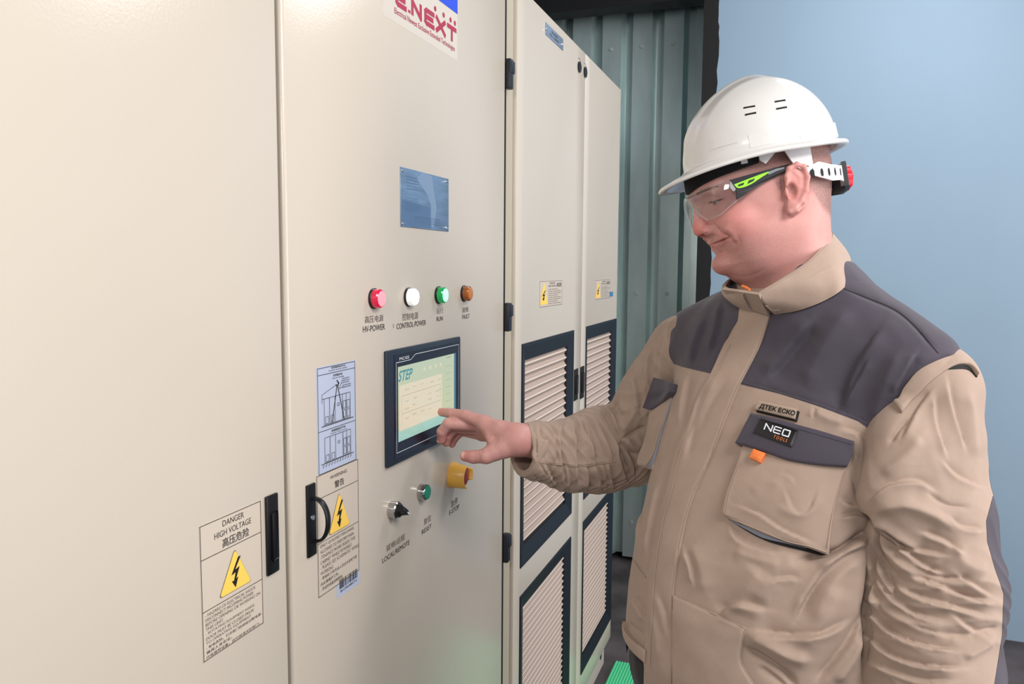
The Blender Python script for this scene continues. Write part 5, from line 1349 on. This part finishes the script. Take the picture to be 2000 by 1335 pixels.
ax_ = (RS[3][0]-RS[0][0]); ax_ = ax_/np.linalg.norm(ax_); al = (rV-RS[0][0])@ax_
wv = np.sin(al*170+3.2*np.sin(rV[:, 1]*38+1)+2.2*np.sin(rV[:, 2]*45+al*20)); wv = 1-2*np.abs(wv)**.8
rV = rV+rN*((wv*.0012+waves(rV, 9, 40, .7, 3)*.0010)*mk)[:, None]
rV = fold(rV, rN, [(k, max(w*1.15, 4.4), a*(.85 if k == 'v' else 1.0), p) for k, w, a, p in RF]); rV = relax(rV, rQ, 1); rT = tri(rQ)
cf = .030-(cutp-rV)@cutn
a_, b_ = clip(rV, rT, -cf); rsl = npmesh('sleeve', a_, b_, MT['tan'], jacket)
a_, b_ = clip(rV+vnormals(rV, rQ)*.0006, rT, cf); npmesh('cuff', a_, b_, MT['tan'], rsl)
LS = [(K(1806, 768, 1.060), .0710), (K(1796, 880, 1.045), .0735), (K(1802, 1010, 1.030), .0800), (K(1816, 1140, 1.015), .0835), (K(1806, 1310, .990), .0830), (K(1800, 1440, .970), .0680), (K(1795, 1490, .962), .0560)]
def ls_f(P):
    P = P.astype(np.float32); d = None
    for (A, ra), (B, rb) in zip(LS, LS[1:]): e = cone(P, A, B, ra, rb); d = e if d is None else su(d, e, .02)
    d = su(d, cone(P, K(1762, 872, 1.000), K(1742, 966, .990), .036, .040), .035)
    n_ = (LS[-1][0]-LS[-2][0]); n_ = n_/np.linalg.norm(n_)
    d = np.maximum(d, (P-LS[-1][0].astype(np.float32))@n_.astype(np.float32))
    return np.maximum(d, -cone(P, LS[-1][0]+n_*.05, LS[-2][0], .050, .058))
LFD = [
 ('v', 9, 12, [(1672, 1000), (1690, 1020), (1706, 1032), (1730, 1052), (1760, 1082)]), ('r', 9, 7, [(1700, 1005), (1725, 1025), (1765, 1055), (1800, 1082)]), ('s', 8, 6, [(1705, 1045), (1712, 1080), (1730, 1130), (1752, 1170)]), ('s', 8, 5, [(1703, 1050), (1703, 1090), (1710, 1150), (1722, 1200)]),
 ('s', 9, 6, [(1716, 1020), (1740, 1050), (1780, 1085), (1810, 1108), (1850, 1122)]), ('r', 10, 5, [(1712, 1030), (1730, 1070), (1760, 1105), (1800, 1130)]), ('v', 5, 6, [(1708, 1036), (1716, 1075), (1738, 1110), (1760, 1130)]),
 ('v', 4, 6, [(1790, 1108), (1830, 1124), (1880, 1130), (1900, 1138)]), ('s', 8, 5, [(1775, 1125), (1830, 1142), (1890, 1165), (1950, 1180)]), ('v', 4, 4, [(1832, 1150), (1880, 1160), (1930, 1180)]), ('s', 9, 5, [(1740, 1140), (1800, 1168), (1860, 1185), (1930, 1205)]),
 ('s', 8, 4, [(1710, 1120), (1740, 1165), (1790, 1200), (1850, 1215)]), ('r', 9, 4, [(1700, 1150), (1730, 1190), (1790, 1225), (1860, 1245)]), ('s', 8, 5, [(1695, 1190), (1740, 1235), (1800, 1260), (1880, 1270)]), ('v', 4, 4, [(1770, 1215), (1830, 1235), (1900, 1240)]),
 ('s', 8, 5, [(1690, 1240), (1740, 1280), (1800, 1300), (1880, 1305)]), ('s', 7, 4, [(1690, 1290), (1740, 1310), (1800, 1330), (1870, 1330)]), ('r', 8, 4, [(1880, 1285), (1910, 1270), (1940, 1250)]), ('v', 4, 4, [(1890, 1240), (1920, 1232), (1950, 1225)]),
 ('s', 10, 4, [(1690, 985), (1730, 950), (1790, 940), (1830, 960)]), ('r', 12, 5, [(1700, 1000), (1760, 985), (1820, 1005), (1870, 1040)]), ('s', 8, 4, [(1800, 1040), (1840, 1055), (1880, 1080)]), ('r', 12, 4, [(1720, 930), (1760, 900), (1800, 850)]), ('s', 9, 3, [(1760, 860), (1790, 800), (1820, 760)]),
 ('s', 10, 3, [(1850, 740), (1862, 800), (1885, 880)]), ('r', 12, 3, [(1890, 760), (1900, 840), (1905, 900)]), ('v', 6, 5, [(1774, 812), (1756, 832), (1736, 866)]), ('s', 9, 3, [(1825, 770), (1830, 830), (1850, 890)]), ('s', 8, 3, [(1840, 900), (1870, 930), (1915, 950)]), ('v', 3.5, 3, [(1810, 960), (1850, 985), (1900, 990)]),
 ('s', 8, 4, [(1740, 1070), (1790, 1075), (1850, 1085)]), ('s', 8, 3, [(1850, 1010), (1880, 1030), (1920, 1035)]), ('v', 7, 6, [(1712, 1050), (1706, 1120), (1698, 1200), (1690, 1290)]), ('r', 8, 3, [(1715, 1100), (1712, 1160), (1700, 1230)]),
 ('s', 8, 4, [(1870, 1120), (1905, 1145), (1940, 1165)]), ('s', 7, 3, [(1860, 1200), (1890, 1225), (1940, 1250)]), ('r', 18, 5, [(1860, 1060), (1880, 1100), (1930, 1120)])]
lV, lQ = snet(ls_f, (.36, -.62, .86), (.72, .08, 1.18), .0075, newton=2, subdiv=2)
lN = vnormals(lV, lQ)
al = lV[:, 1]; q_ = (lV[:, 0]-.53); low = np.clip((-al-.18)/.12, 0, 1)
wv = np.sin(al*95+q_*46+2.6*np.sin(lV[:, 0]*30)+2.0*np.sin(lV[:, 2]*38+1)+1.5*np.sin(al*40)); wv = 1-2*np.abs(wv)**.8
lV = lV+lN*(wv*.0016*low+waves(lV, 14, 30, .6, 3)*.0011)[:, None]
lV = fold(lV, lN, [(k, max(w, 6.5), a*1.1, p) for k, w, a, p in LFD]); lV = relax(lV, lQ, 2); lN = vnormals(lV, lQ); lT = tri(lQ)
X_, Y_ = px_of(lV); lF = facing(lV, lN)
EL = [(1939, 968), (1926, 1017), (1928, 1057), (1943, 1110), (1960, 1158), (1957, 1240), (1938, 1360), (2100, 1360), (2100, 968)]
em = np.where(lF > 0, sdpoly(X_, Y_, EL)*.0007, np.minimum(np.minimum(-.16-lV[:, 1], lV[:, 1]+.47), (lV[:, 0]-.555)))
a_, b_ = clip(lV, lT, -em); slv = npmesh('sleeve', a_, b_, MT['tan'], jacket)
a_, b_ = clip(lV+lN*.0003, lT, em); npmesh('elbow_panel', a_, b_, MT['grey'], slv)

# ---- pieces sewn on the jacket ---------------------------------------------
AllV = np.concatenate([tV, rV, lV]); AllT = np.concatenate([tT, rT+len(tV), lT+len(tV)+len(rV)])
bvT = BVHTree.FromPolygons(tV.tolist(), tT.tolist()); bvA = BVHTree.FromPolygons(AllV.tolist(), AllT.tolist())
def rail(P, n):
    P = smooth_pts(P, 8) if len(P) > 2 else P
    P = np.array(P, float); L = np.r_[0, np.cumsum(np.hypot(*np.diff(P, axis=0).T))]; t = np.linspace(0, L[-1], n)
    return np.stack([np.interp(t, L, P[:, 0]), np.interp(t, L, P[:, 1])], 1)
def surf(G, bv):
    """G: grid of photo positions -> points and normals on the cloth, with gaps filled from neighbours"""
    h, w = G.shape[:2]; P = np.full((h, w, 3), np.nan); N = np.zeros((h, w, 3))
    for i in range(h):
        for j in range(w):
            p, n = ray(bv, *G[i, j])
            if p is not None: P[i, j] = p; N[i, j] = n if n@p < 0 else -n
    for it in range(60):
        bad = np.isnan(P[:, :, 0])
        if not bad.any(): break
        for i, j in np.argwhere(bad):
            for di, dj in ((0, 1), (0, -1), (1, 0), (-1, 0)):
                a, b = i+di, j+dj
                if 0 <= a < h and 0 <= b < w and not np.isnan(P[a, b, 0]) and not bad[a, b]:
                    P[i, j] = P[a, b]; N[i, j] = N[a, b]; 
                    P[i, j] = K(*G[i, j], P[a, b][2]+.004); break
    for it in range(3):
        M2 = N.copy(); M2[1:-1, 1:-1] = (N[:-2, 1:-1]+N[2:, 1:-1]+N[1:-1, :-2]+N[1:-1, 2:]+N[1:-1, 1:-1])/5; N = M2/(np.linalg.norm(M2, axis=2, keepdims=True)+1e-9)
    return P, N
def patch(name, A, B, m, parent=None, off=.0012, th=.0016, nu=24, nv=24, bv=None, sag=0.0, puff=0.0, smoothit=3, folds=None):
    """cloth panel between two rails A and B, laid on the body and given thickness"""
    A, B = rail(A, nu), rail(B, nu); v = np.linspace(0, 1, nv)
    G = A[:, None]*(1-v[None, :, None])+B[:, None]*v[None, :, None]
    if sag: G[:, :, 1] += sag*(np.linspace(0, 1, nu)[:, None]**2)*np.sin(PI*v)[None]
    P, N = surf(G, bv or bvT)
    D_ = np.linalg.norm(P, axis=2); dr = P/D_[:, :, None]
    for _ in range(smoothit):
        e_ = np.pad(D_, 1, mode='edge'); D_ = (e_[:-2, 1:-1]+e_[2:, 1:-1]+e_[1:-1, :-2]+e_[1:-1, 2:]+2*D_)/6
        e_ = np.pad(N, ((1, 1), (1, 1), (0, 0)), mode='edge'); N = e_[:-2, 1:-1]+e_[2:, 1:-1]+e_[1:-1, :-2]+e_[1:-1, 2:]+2*N; N /= np.linalg.norm(N, axis=2, keepdims=True)+1e-9
    P = dr*D_[:, :, None]
    eu = np.sin(PI*np.linspace(0, 1, nu))[:, None]*np.sin(PI*v)[None]; ed = np.clip(np.minimum(np.minimum(np.arange(nu)[:, None], np.arange(nu)[::-1][:, None]), np.minimum(np.arange(nv), np.arange(nv)[::-1])[None]), 0, 1)
    T = P+N*(off+th*(.55+.45*ed)+puff*eu)[:, :, None]; Bt = P-N*.002
    if folds: T = (fold(T.reshape(-1, 3), N.reshape(-1, 3), folds)).reshape(T.shape)
    Vt = np.concatenate([T.reshape(-1, 3), Bt.reshape(-1, 3)]); o = nu*nv; fs = []
    for i in range(nu-1):
        for j in range(nv-1): fs.append((i*nv+j, i*nv+j+1, (i+1)*nv+j+1, (i+1)*nv+j))
    for i in range(nu-1):
        for j in (0, nv-1): a, b = i*nv+j, (i+1)*nv+j; fs.append((a, b, b+o, a+o) if j else (b, a, a+o, b+o))
    for j in range(nv-1):
        for i in (0, nu-1): a, b = i*nv+j, i*nv+j+1; fs.append((b, a, a+o, b+o) if i else (a, b, b+o, a+o))
    F_ = np.array(fs); mid = T[nu//2, nv//2]; q = F_[(nu//2)*(nv-1)+nv//2]; n0 = np.cross(Vt[q[1]]-Vt[q[0]], Vt[q[3]]-Vt[q[0]])
    if n0@mid > 0: F_ = F_[:, ::-1]
    o_ = npmesh(name, Vt, F_, m, parent or jacket); wn(o_, 50)
    return o_, bvh_of(Vt, F_)
def bvh_of(V, F_): return BVHTree.FromPolygons(V.tolist(), [tuple(int(i) for i in f) for f in F_])
def piping(name, path, m, parent=None, r=.0011, off=.0008, bv=None, n=60):
    G = rail(path, n)[:, None]; P, N = surf(G, bv or bvT); P = P[:, 0]+N[:, 0]*off; N = N[:, 0]
    T = np.gradient(P, axis=0); T /= np.linalg.norm(T, axis=1, keepdims=True)+1e-9; Bn = np.cross(T, N); vs, fs = [], []
    for i in range(n):
        for k in range(6): a = 2*PI*k/6; vs.append(P[i]+r*(N[i]*math.cos(a)*.7+Bn[i]*math.sin(a)))
    for i in range(n-1):
        for k in range(6): fs.append((i*6+k, i*6+(k+1) % 6, (i+1)*6+(k+1) % 6, (i+1)*6+k))
    return npmesh(name, np.array(vs), fs, m, parent or jacket)
def writing(name, s_, quad, m, parent, bv, off=.0006, bold=0.0, sp=1.0, shear=0.0):
    """letters bent onto the cloth inside a four-cornered field (tl, tr, br, bl)"""
    co, fs = text_mesh(s_, bold, shear, sp); a, b = co.min(0), co.max(0); vs = []
    for c in co:
        u, v = (c[0]-a[0])/(b[0]-a[0]), 1-(c[1]-a[1])/(b[1]-a[1])
        q = np.array(quad, float); p = (q[0]*(1-u)+q[1]*u)*(1-v)+(q[3]*(1-u)+q[2]*u)*v
        h, n_ = ray(bv, *p)
        if h is None: h = vs[-1] if vs else K(p[0], p[1], 1.1); n_ = np.array([0, 0, -1.0])
        if n_@h > 0: n_ = -n_
        vs.append(h+n_*off)
    return npmesh(name, np.array(vs), fs, m, parent, smooth=False)
LP_ = [(1447, 600), (1440, 640), (1418, 670), (1391, 728), (1366, 775), (1345, 830), (1322, 880), (1303, 960), (1286, 1020), (1272, 1109), (1265, 1216), (1261, 1300), (1260, 1390)]
RP_ = [(1508, 600), (1502, 625), (1483, 681), (1447, 750), (1421, 812), (1393, 886), (1353, 977), (1332, 1059), (1318, 1145), (1315, 1216), (1317, 1251), (1314, 1335), (1314, 1395)]
pk, bvP = patch('button_placket', LP_, RP_, MT['tan'], off=.0016, th=.0022, nu=150, nv=22)
piping('placket_seam', [(x-3, y) for x, y in RP_], MT['seam'], pk, r=.0006, off=.0012, bv=bvP, n=120)
piping('placket_seam', [(x+9, y+2) for x, y in LP_[2:-1]], MT['seam'], pk, r=.0006, off=.0012, bv=bvP, n=120)
# large chest pocket
p1, bv1 = patch('chest_pocket', [(1458, 862), (1446, 903), (1426, 958), (1417, 998), (1420, 1008)], [(1655, 895), (1639, 953), (1627, 1004), (1616, 1077)], MT['tan'], off=.005, th=.003, nu=60, nv=60, sag=9, puff=.006, smoothit=25,
    folds=[('s', 9, 1.6, [(1436, 986), (1480, 1003), (1530, 1035), (1592, 1062)]), ('r', 10, 1.8, [(1515, 985), (1555, 1006), (1590, 995), (1606, 965)]), ('s', 8, 1.3, [(1530, 950), (1550, 996), (1578, 1000), (1600, 950)]), ('r', 14, 1.4, [(1465, 965), (1495, 942), (1530, 948)]), ('s', 7, .9, [(1525, 925), (1545, 932), (1552, 945)])])
piping('pocket_hem', [(1420, 1009), (1470, 1029), (1537, 1056), (1580, 1066), (1614, 1078)], MT['seam'], p1, r=.0010, off=.0006, bv=bv1)
piping('pocket_hem', [(1446, 905), (1426, 959), (1418, 1000)], MT['seam'], p1, r=.0007, off=.0004, bv=bv1)
piping('pocket_hem', [(1649, 918), (1637, 955), (1625, 1005), (1615, 1070)], MT['seam'], p1, r=.0007, off=.0004, bv=bv1)
patch('pocket_gap_shade', [(1421, 1010), (1480, 1032), (1540, 1058), (1614, 1079)], [(1423, 1014), (1478, 1047), (1530, 1066), (1614, 1084)], MT['blackmat'], p1, off=.0008, th=.0012, nu=40, nv=5)  # dark strip standing for the shade under the pocket hem
patch('silver_piping', [(1424, 1012), (1480, 1036), (1540, 1060), (1575, 1069)], [(1424, 1014), (1478, 1044), (1505, 1054), (1575, 1070)], MT['reflect'], p1, off=.0024, th=.002, nu=30, nv=6)
f1, bvf1 = patch('pocket_flap', [(1476, 812), (1530, 824), (1600, 844), (1667, 862)], [(1446, 871), (1499, 887), (1545, 904), (1600, 911), (1650, 914)], MT['grey'], off=.0125, th=.0035, nu=60, nv=26, puff=.002, smoothit=25)
piping('flap_stitching', [(1480, 817), (1530, 829), (1600, 849), (1663, 867)], MT['grey'], f1, r=.0007, off=.0002, bv=bvf1)
patch('orange_tab', [(1481, 883), (1503, 891)], [(1472, 900), (1493, 910)], MT['orange'], f1, off=.0145, th=.004, nu=6, nv=6)
bd, bvb = patch('brand_badge', [(1486.5, 817), (1560, 841)], [(1472, 845), (1546.5, 874)], MT['black'], f1, off=.0006, th=.0012, nu=24, nv=12, bv=bvf1)
def wr_lines(name, segs, quad, m, parent, bv, wpx, off=.0008):
    q = np.array(quad, float); f = lambda u, v: (q[0]*(1-u)+q[1]*u)*(1-v)+(q[3]*(1-u)+q[2]*u)*v
    vs, fs = [], []
    for a, b, c, d in segs:
        A, B = f(a, b), f(c, d); t = B-A; l = np.hypot(*t)+1e-9; t = t/l; nn = np.array([-t[1], t[0]])*wpx/2; A = A-t*wpx*.35; B = B+t*wpx*.35; n = max(2, int(l/4)); k = len(vs)
        for i in range(n):
            p = A+(B-A)*i/(n-1)
            for sg in (1, -1):
                h, n_ = ray(bv, *(p+nn*sg)); n_ = -n_ if n_@h > 0 else n_; vs.append(h+n_*off)
        for i in range(n-1): fs.append((k+2*i, k+2*i+1, k+2*i+3, k+2*i+2))
    return npmesh(name, np.array(vs), fs, m, parent, smooth=False)
NQ_ = [(1497, 827), (1545, 842), (1541, 853), (1493, 838)]
wr_lines('lettering', [(0, 1, 0, 0), (0, 0, .27, 1), (.27, 1, .27, 0)], NQ_, MT['white'], bd, bvb, 2.4)
wr_lines('lettering', [(.38, 0, .62, 0), (.36, .5, .62, .5), (.38, 1, .62, 1), (.36, .12, .36, .88)], NQ_, MT['white'], bd, bvb, 2.2)
wr_lines('lettering', [(.74, 0, .98, 0), (.98, .1, .98, .9), (.74, 1, .98, 1), (.72, .1, .72, .9)], NQ_, MT['white'], bd, bvb, 2.4)
writing('lettering', 'T O O L S', [(1513, 849), (1539, 857.5), (1536.5, 863.5), (1510.5, 855)], MT['orange'], bd, bvb, .0010, bold=.01)
nt, bvn = patch('name_strip', [(1485, 784), (1559, 800)], [(1477, 801), (1555, 820)], MT['seam'], off=.005, th=.0025, nu=20, nv=8)
patch('name_strip_backing', [(1486, 788), (1562, 804)], [(1479, 805), (1557, 824)], MT['blackmat'], nt, off=.0025, th=.0015, nu=20, nv=8)
writing('lettering', 'ДТЕК ЕСКО', [(1486, 787.5), (1554, 802), (1551, 813.5), (1482, 798)], MT['blackmat'], nt, bvn, .0008, bold=.035)
# smaller pocket on the other side of the chest
p2, bv2 = patch('chest_pocket', [(1272, 795), (1264, 850), (1247, 902), (1258, 913)], [(1318, 768), (1296, 850), (1283, 900), (1279, 918)], MT['tan'], off=.001, th=.003, nu=40, nv=20, puff=.003, smoothit=12)
patch('silver_piping', [(1312, 778), (1290, 845), (1278, 888), (1264, 910)], [(1314, 778), (1293, 845), (1282, 890), (1275, 914)], MT['reflect'], p2, off=.0008, th=.001, nu=40, nv=5, bv=bv2)
piping('pocket_hem', [(1312, 776), (1289, 845), (1276, 888), (1260, 913)], MT['seam'], p2, r=.0009, off=.0012, bv=bv2)
f2, _ = patch('pocket_flap', [(1288, 740), (1308, 745), (1326, 752)], [(1267, 799), (1281, 802), (1301, 791), (1322, 767)], MT['grey'], off=.0095, th=.0025, nu=24, nv=24, smoothit=12)
patch('orange_tab', [(1270, 799), (1277, 801)], [(1270, 814), (1275, 815)], MT['orange'], f2, off=.016, th=.002, nu=4, nv=5)
# lower slanted pocket, side band, sleeve cap
p3, bv3 = patch('lower_pocket', [(1318, 1162), (1385, 1194), (1456, 1225)], [(1316, 1395), (1400, 1395), (1500, 1395)], MT['tan'], off=.003, th=.002, nu=50, nv=60, puff=.004, smoothit=1) if False else patch('lower_pocket', [(1318, 1162), (1317, 1240), (1317, 1395)], [(1456, 1225), (1449, 1262), (1450, 1296), (1474, 1338), (1495, 1395)], MT['tan'], off=.003, th=.002, nu=60, nv=40, puff=.004)
piping('pocket_hem', [(1320, 1163), (1385, 1194), (1455, 1226)], MT['seam'], p3, r=.0009, off=.0006, bv=bv3)
piping('pocket_hem', [(1455, 1226), (1448, 1262), (1449, 1296), (1473, 1338)], MT['seam'], p3, r=.0009, off=.0006, bv=bv3)
patch('sleeve_cap', [(1748, 788), (1770, 752), (1800, 719), (1850, 697), (1884, 702), (1906, 729)], [(1762, 808), (1790, 773), (1822, 741), (1862, 716), (1888, 716), (1904, 733)], MT['tan'], off=.004, th=.003, nu=60, nv=8, bv=bvA)
piping('yoke_seam', [(1449, 747), (1500, 761), (1593, 789), (1680, 821), (1714, 848)], MT['grey'], r=.0007, off=.0006)
piping('yoke_seam', [(1646, 563), (1700, 584), (1750, 606), (1790, 640), (1832, 690)], MT['seamdark'], r=.0007, off=.0004)
patch('sleeve_gap_shade', [(1862, 712), (1890, 712), (1908, 727)], [(1848, 722), (1888, 722), (1906, 737)], MT['blackmat'], off=.0016, th=.0006, nu=20, nv=4, bv=bvA)  # black patch painted in as the shadow beneath the sleeve cap
piping('sleeve_seam', [(1052, 902), (1085, 906), (1130, 910), (1165, 906), (1203, 901)], MT['seam'], r=.0012, off=.0004, bv=bvh_of(rV, rT))
piping('side_seam', [(1236, 1090), (1248, 1110), (1262, 1128)], MT['seam'], r=.0008, off=.0006)
patch('hem_band', [(1224, 1213), (1228, 1232), (1243, 1250), (1268, 1268)], [(1224, 1232), (1229, 1252), (1243, 1272), (1266, 1292)], MT['tan'], off=.005, th=.003, nu=24, nv=6)
# cuff of the raised sleeve
def ring_tube(name, c, n_, r0, r1, ln, m, parent, seg=48, th=.003):
    n_ = n_/np.linalg.norm(n_); u = np.cross(n_, [0, 1, 0]); u /= np.linalg.norm(u); v = np.cross(n_, u); vs, fs = [], []
    pr = [(0, r0), (ln*.5, (r0+r1)/2), (ln, r1), (ln, r1-th), (ln*.5, (r0+r1)/2-th), (0, r0-th)]
    for (t, r) in pr:
        for k in range(seg):
            a = 2*PI*k/seg; rr = r*(1+.03*math.sin(3*a+1)+.015*math.sin(7*a)); vs.append(c+n_*t+(u*math.cos(a)*rr+v*math.sin(a)*rr))
    for i in range(len(pr)-1):
        for k in range(seg): fs.append((i*seg+k, i*seg+(k+1) % seg, (i+1)*seg+(k+1) % seg, (i+1)*seg+k))
    return npmesh(name, np.array(vs), fs, m, parent)

# ---- collar ----------------------------------------------------------------
def collar():
    # rings from the seam with the yoke up to the folded rim; near side clockwise from the front opening
    def onb(px, py, dd=.004):
        p, _ = ray(bvT, px, py); return p-p/np.linalg.norm(p)*dd
    bot = [onb(1512, 614), onb(1560, 606), onb(1612, 586), onb(1648, 562), K(1664, 536, 1.170), K(1640, 520, 1.232), K(1580, 530, 1.270), K(1510, 552, 1.280), K(1456, 575, 1.255), K(1430, 588, 1.225), onb(1442, 600), onb(1474, 610)]
    top = [K(1480, 573, 1.092), K(1530, 543, 1.090), K(1580, 510, 1.104), K(1612, 476, 1.136), K(1623, 452, 1.182), K(1606, 449, 1.228), K(1560, 470, 1.255), K(1500, 500, 1.262), K(1445, 530, 1.245), K(1414, 555, 1.195), K(1424, 566, 1.150), K(1452, 575, 1.110)]
    n = 120; m_ = 14
    def loop(P):
        P = np.array(P); Q = np.vstack([2*P[0]-P[1], P, 2*P[-1]-P[-2]]); out = []
        T = np.linspace(0, len(P)-1.0001, n)
        for t in T:
            i = int(t); f = t-i; a, b, c, d = Q[i:i+4]; out.append(.5*((2*b)+(-a+c)*f+(2*a-5*b+4*c-d)*f*f+(-a+3*b-3*c+d)*f**3))
        return np.array(out)
    Bt, Tp = loop(bot), loop(top); ctr = (Bt.mean(0)+Tp.mean(0))/2; rows = []
    for j in range(m_+1):
        t = j/m_; R_ = Bt*(1-t)+Tp*t; o = R_-ctr; o[:, 1] = 0; o /= np.linalg.norm(o, axis=1, keepdims=True); R_ = R_+o*(.008*math.sin(PI*t)**.8)
        R_ = R_+o*(.0022*np.sin(np.linspace(0, 34, n)+t*4)*math.sin(PI*t))[:, None]
        rows.append(R_)
    inner = []
    for j in range(m_, -1, -1):
        t = j/m_; o = rows[j]-ctr; o[:, 1] = 0; o /= np.linalg.norm(o, axis=1, keepdims=True); inner.append(rows[j]-o*.0042)
    tp = rows[-1]-0; tp = tp+np.array([0, .0015, 0]); R_ = rows+[tp-(tp-inner[0])*.5+np.array([0, .001, 0])]+inner
    V = np.concatenate(R_); fs = []
    for i in range(len(R_)-1):
        for k in range(n-1): fs.append((i*n+k, i*n+k+1, (i+1)*n+k+1, (i+1)*n+k))
    L_ = len(R_); 
    for i in range(m_): 
        for k in (0, n-1): a, b = i*n+k, (i+1)*n+k; c, d = (L_-1-i)*n+k, (L_-2-i)*n+k; fs.append((a, b, d, c))
    V = fold(V, vnormals(V, np.array(fs)), [('s', 7, 4, [(1528, 588), (1560, 580), (1600, 560)]), ('v', 5, 3, [(1508, 598), (1540, 592), (1580, 575)]), ('r', 8, 3, [(1560, 560), (1600, 535), (1640, 520)]), ('s', 7, 3, [(1480, 585), (1510, 600), (1530, 596)]), ('v', 4, 2, [(1490, 574), (1510, 592)])])
    cl = npmesh('collar', V, np.array(fs), MT['tan'], jacket)
    Vr = []; rf = []
    for i in range(n):
        p = rows[-2][i]*.5+rows[-1][i]*.5; o = p-ctr; o[1] = 0; o /= np.linalg.norm(o)
        for k in range(5): a = 2*PI*k/5; Vr.append(p+o*(.0006+.0005*math.cos(a))+np.array([0, .0007*math.sin(a), 0]))
    for i in range(n-1):
        for k in range(5): rf.append((i*5+k, i*5+(k+1) % 5, (i+1)*5+(k+1) % 5, (i+1)*5+k))
    npmesh('collar_stitching', np.array(Vr), rf, MT['seam'], cl)
    # the crossed-over collar tip and the orange zip cord
    tip = np.array([K(1412, 562, 1.150), K(1444, 566, 1.116), K(1484, 572, 1.088), onb(1502, 612, .010), onb(1476, 604, .012), onb(1440, 592, .010)])
    nn = np.cross(tip[2]-tip[0], tip[4]-tip[0]); nn /= np.linalg.norm(nn); nn = -nn if nn[2] > 0 else nn
    vs = np.concatenate([tip+nn*.003, tip-nn*.001]); k = 6; fs = [tuple(range(k)), tuple(range(2*k-1, k-1, -1))]+[(i, (i+1) % k, (i+1) % k+k, i+k) for i in range(k)]
    npmesh('collar_tip', vs, fs, MT['tan'], cl, smooth=False)
    V5, Q5 = snet(lambda P: chain(P.astype(np.float32), [K(1450, 558, 1.130), K(1458, 562, 1.122), K(1464, 566, 1.112)], [.0018, .0022, .0018], .001), K(1438, 582, 1.09), K(1480, 545, 1.145), .0012)
    npmesh('zip_cord', V5, Q5, MT['orange'], cl)
collar()

# ---- trousers and boots -----------------------------------------------------
def tr_f(P):
    P = P.astype(np.float32); wst = Wf(*foot(0, .048, .98)); d = None
    bb = ell((P-wst.astype(np.float32)), (0, 0, 0), (.192, .20, .232), np.stack([TN, [0, 1, 0], TS]))
    d = bb
    for sd in (-.105, .105):
        e = cone(P, Wf(*foot(sd*1.0, .05, .90)), Wf(*foot(sd*1.25, .03, .50)), .120, .092); e = su(e, cone(P, Wf(*foot(sd*1.2, .02, .50)), Wf(*foot(sd*1.45, -.01, .10)), .088, .080), .03); d = su(d, e, .03)
    return np.maximum(d, -(P@UPz.astype(np.float32)+CAM[2]-.07))
UPz = BAS @ np.array([0, 0, 1.0])
lo_w = np.array([hx-.40, hy-.36, .04]); hi_w = np.array([hx+.36, hy+.36, 1.2])
cor = np.array([toF(np.array([x, y, z])) for x in (lo_w[0], hi_w[0]) for y in (lo_w[1], hi_w[1]) for z in (lo_w[2], hi_w[2])])
V5, Q5 = snet(tr_f, cor.min(0), cor.max(0), .016, newton=2, subdiv=1); V5 = V5+vnormals(V5, Q5)*(waves(V5, 3, 22, .7, 3)*.0022)[:, None]
npmesh('trousers', V5, tri(Q5), MT['trouser'], person)
for sd in (-.152, .152):
    hl_, toe = np.array(foot(sd, -.07, .045)), np.array(foot(sd*1.15, .17, .036)); ank = np.array(foot(sd, -.03, .15))
    def bt_f(P):
        W_ = toW(P).astype(np.float32); d = cone(W_, hl_, toe, .044, .046); d = su(d, cone(W_, ank, hl_, .052, .046), .03); return np.maximum(d, -(W_[:, 2]-.002))
    c8 = toF((hl_+toe)/2)
    V5, Q5 = snet(bt_f, c8-.24, c8+.24, .010, newton=1, subdiv=1); npmesh('boot', V5, tri(Q5), MT['boot'], person)
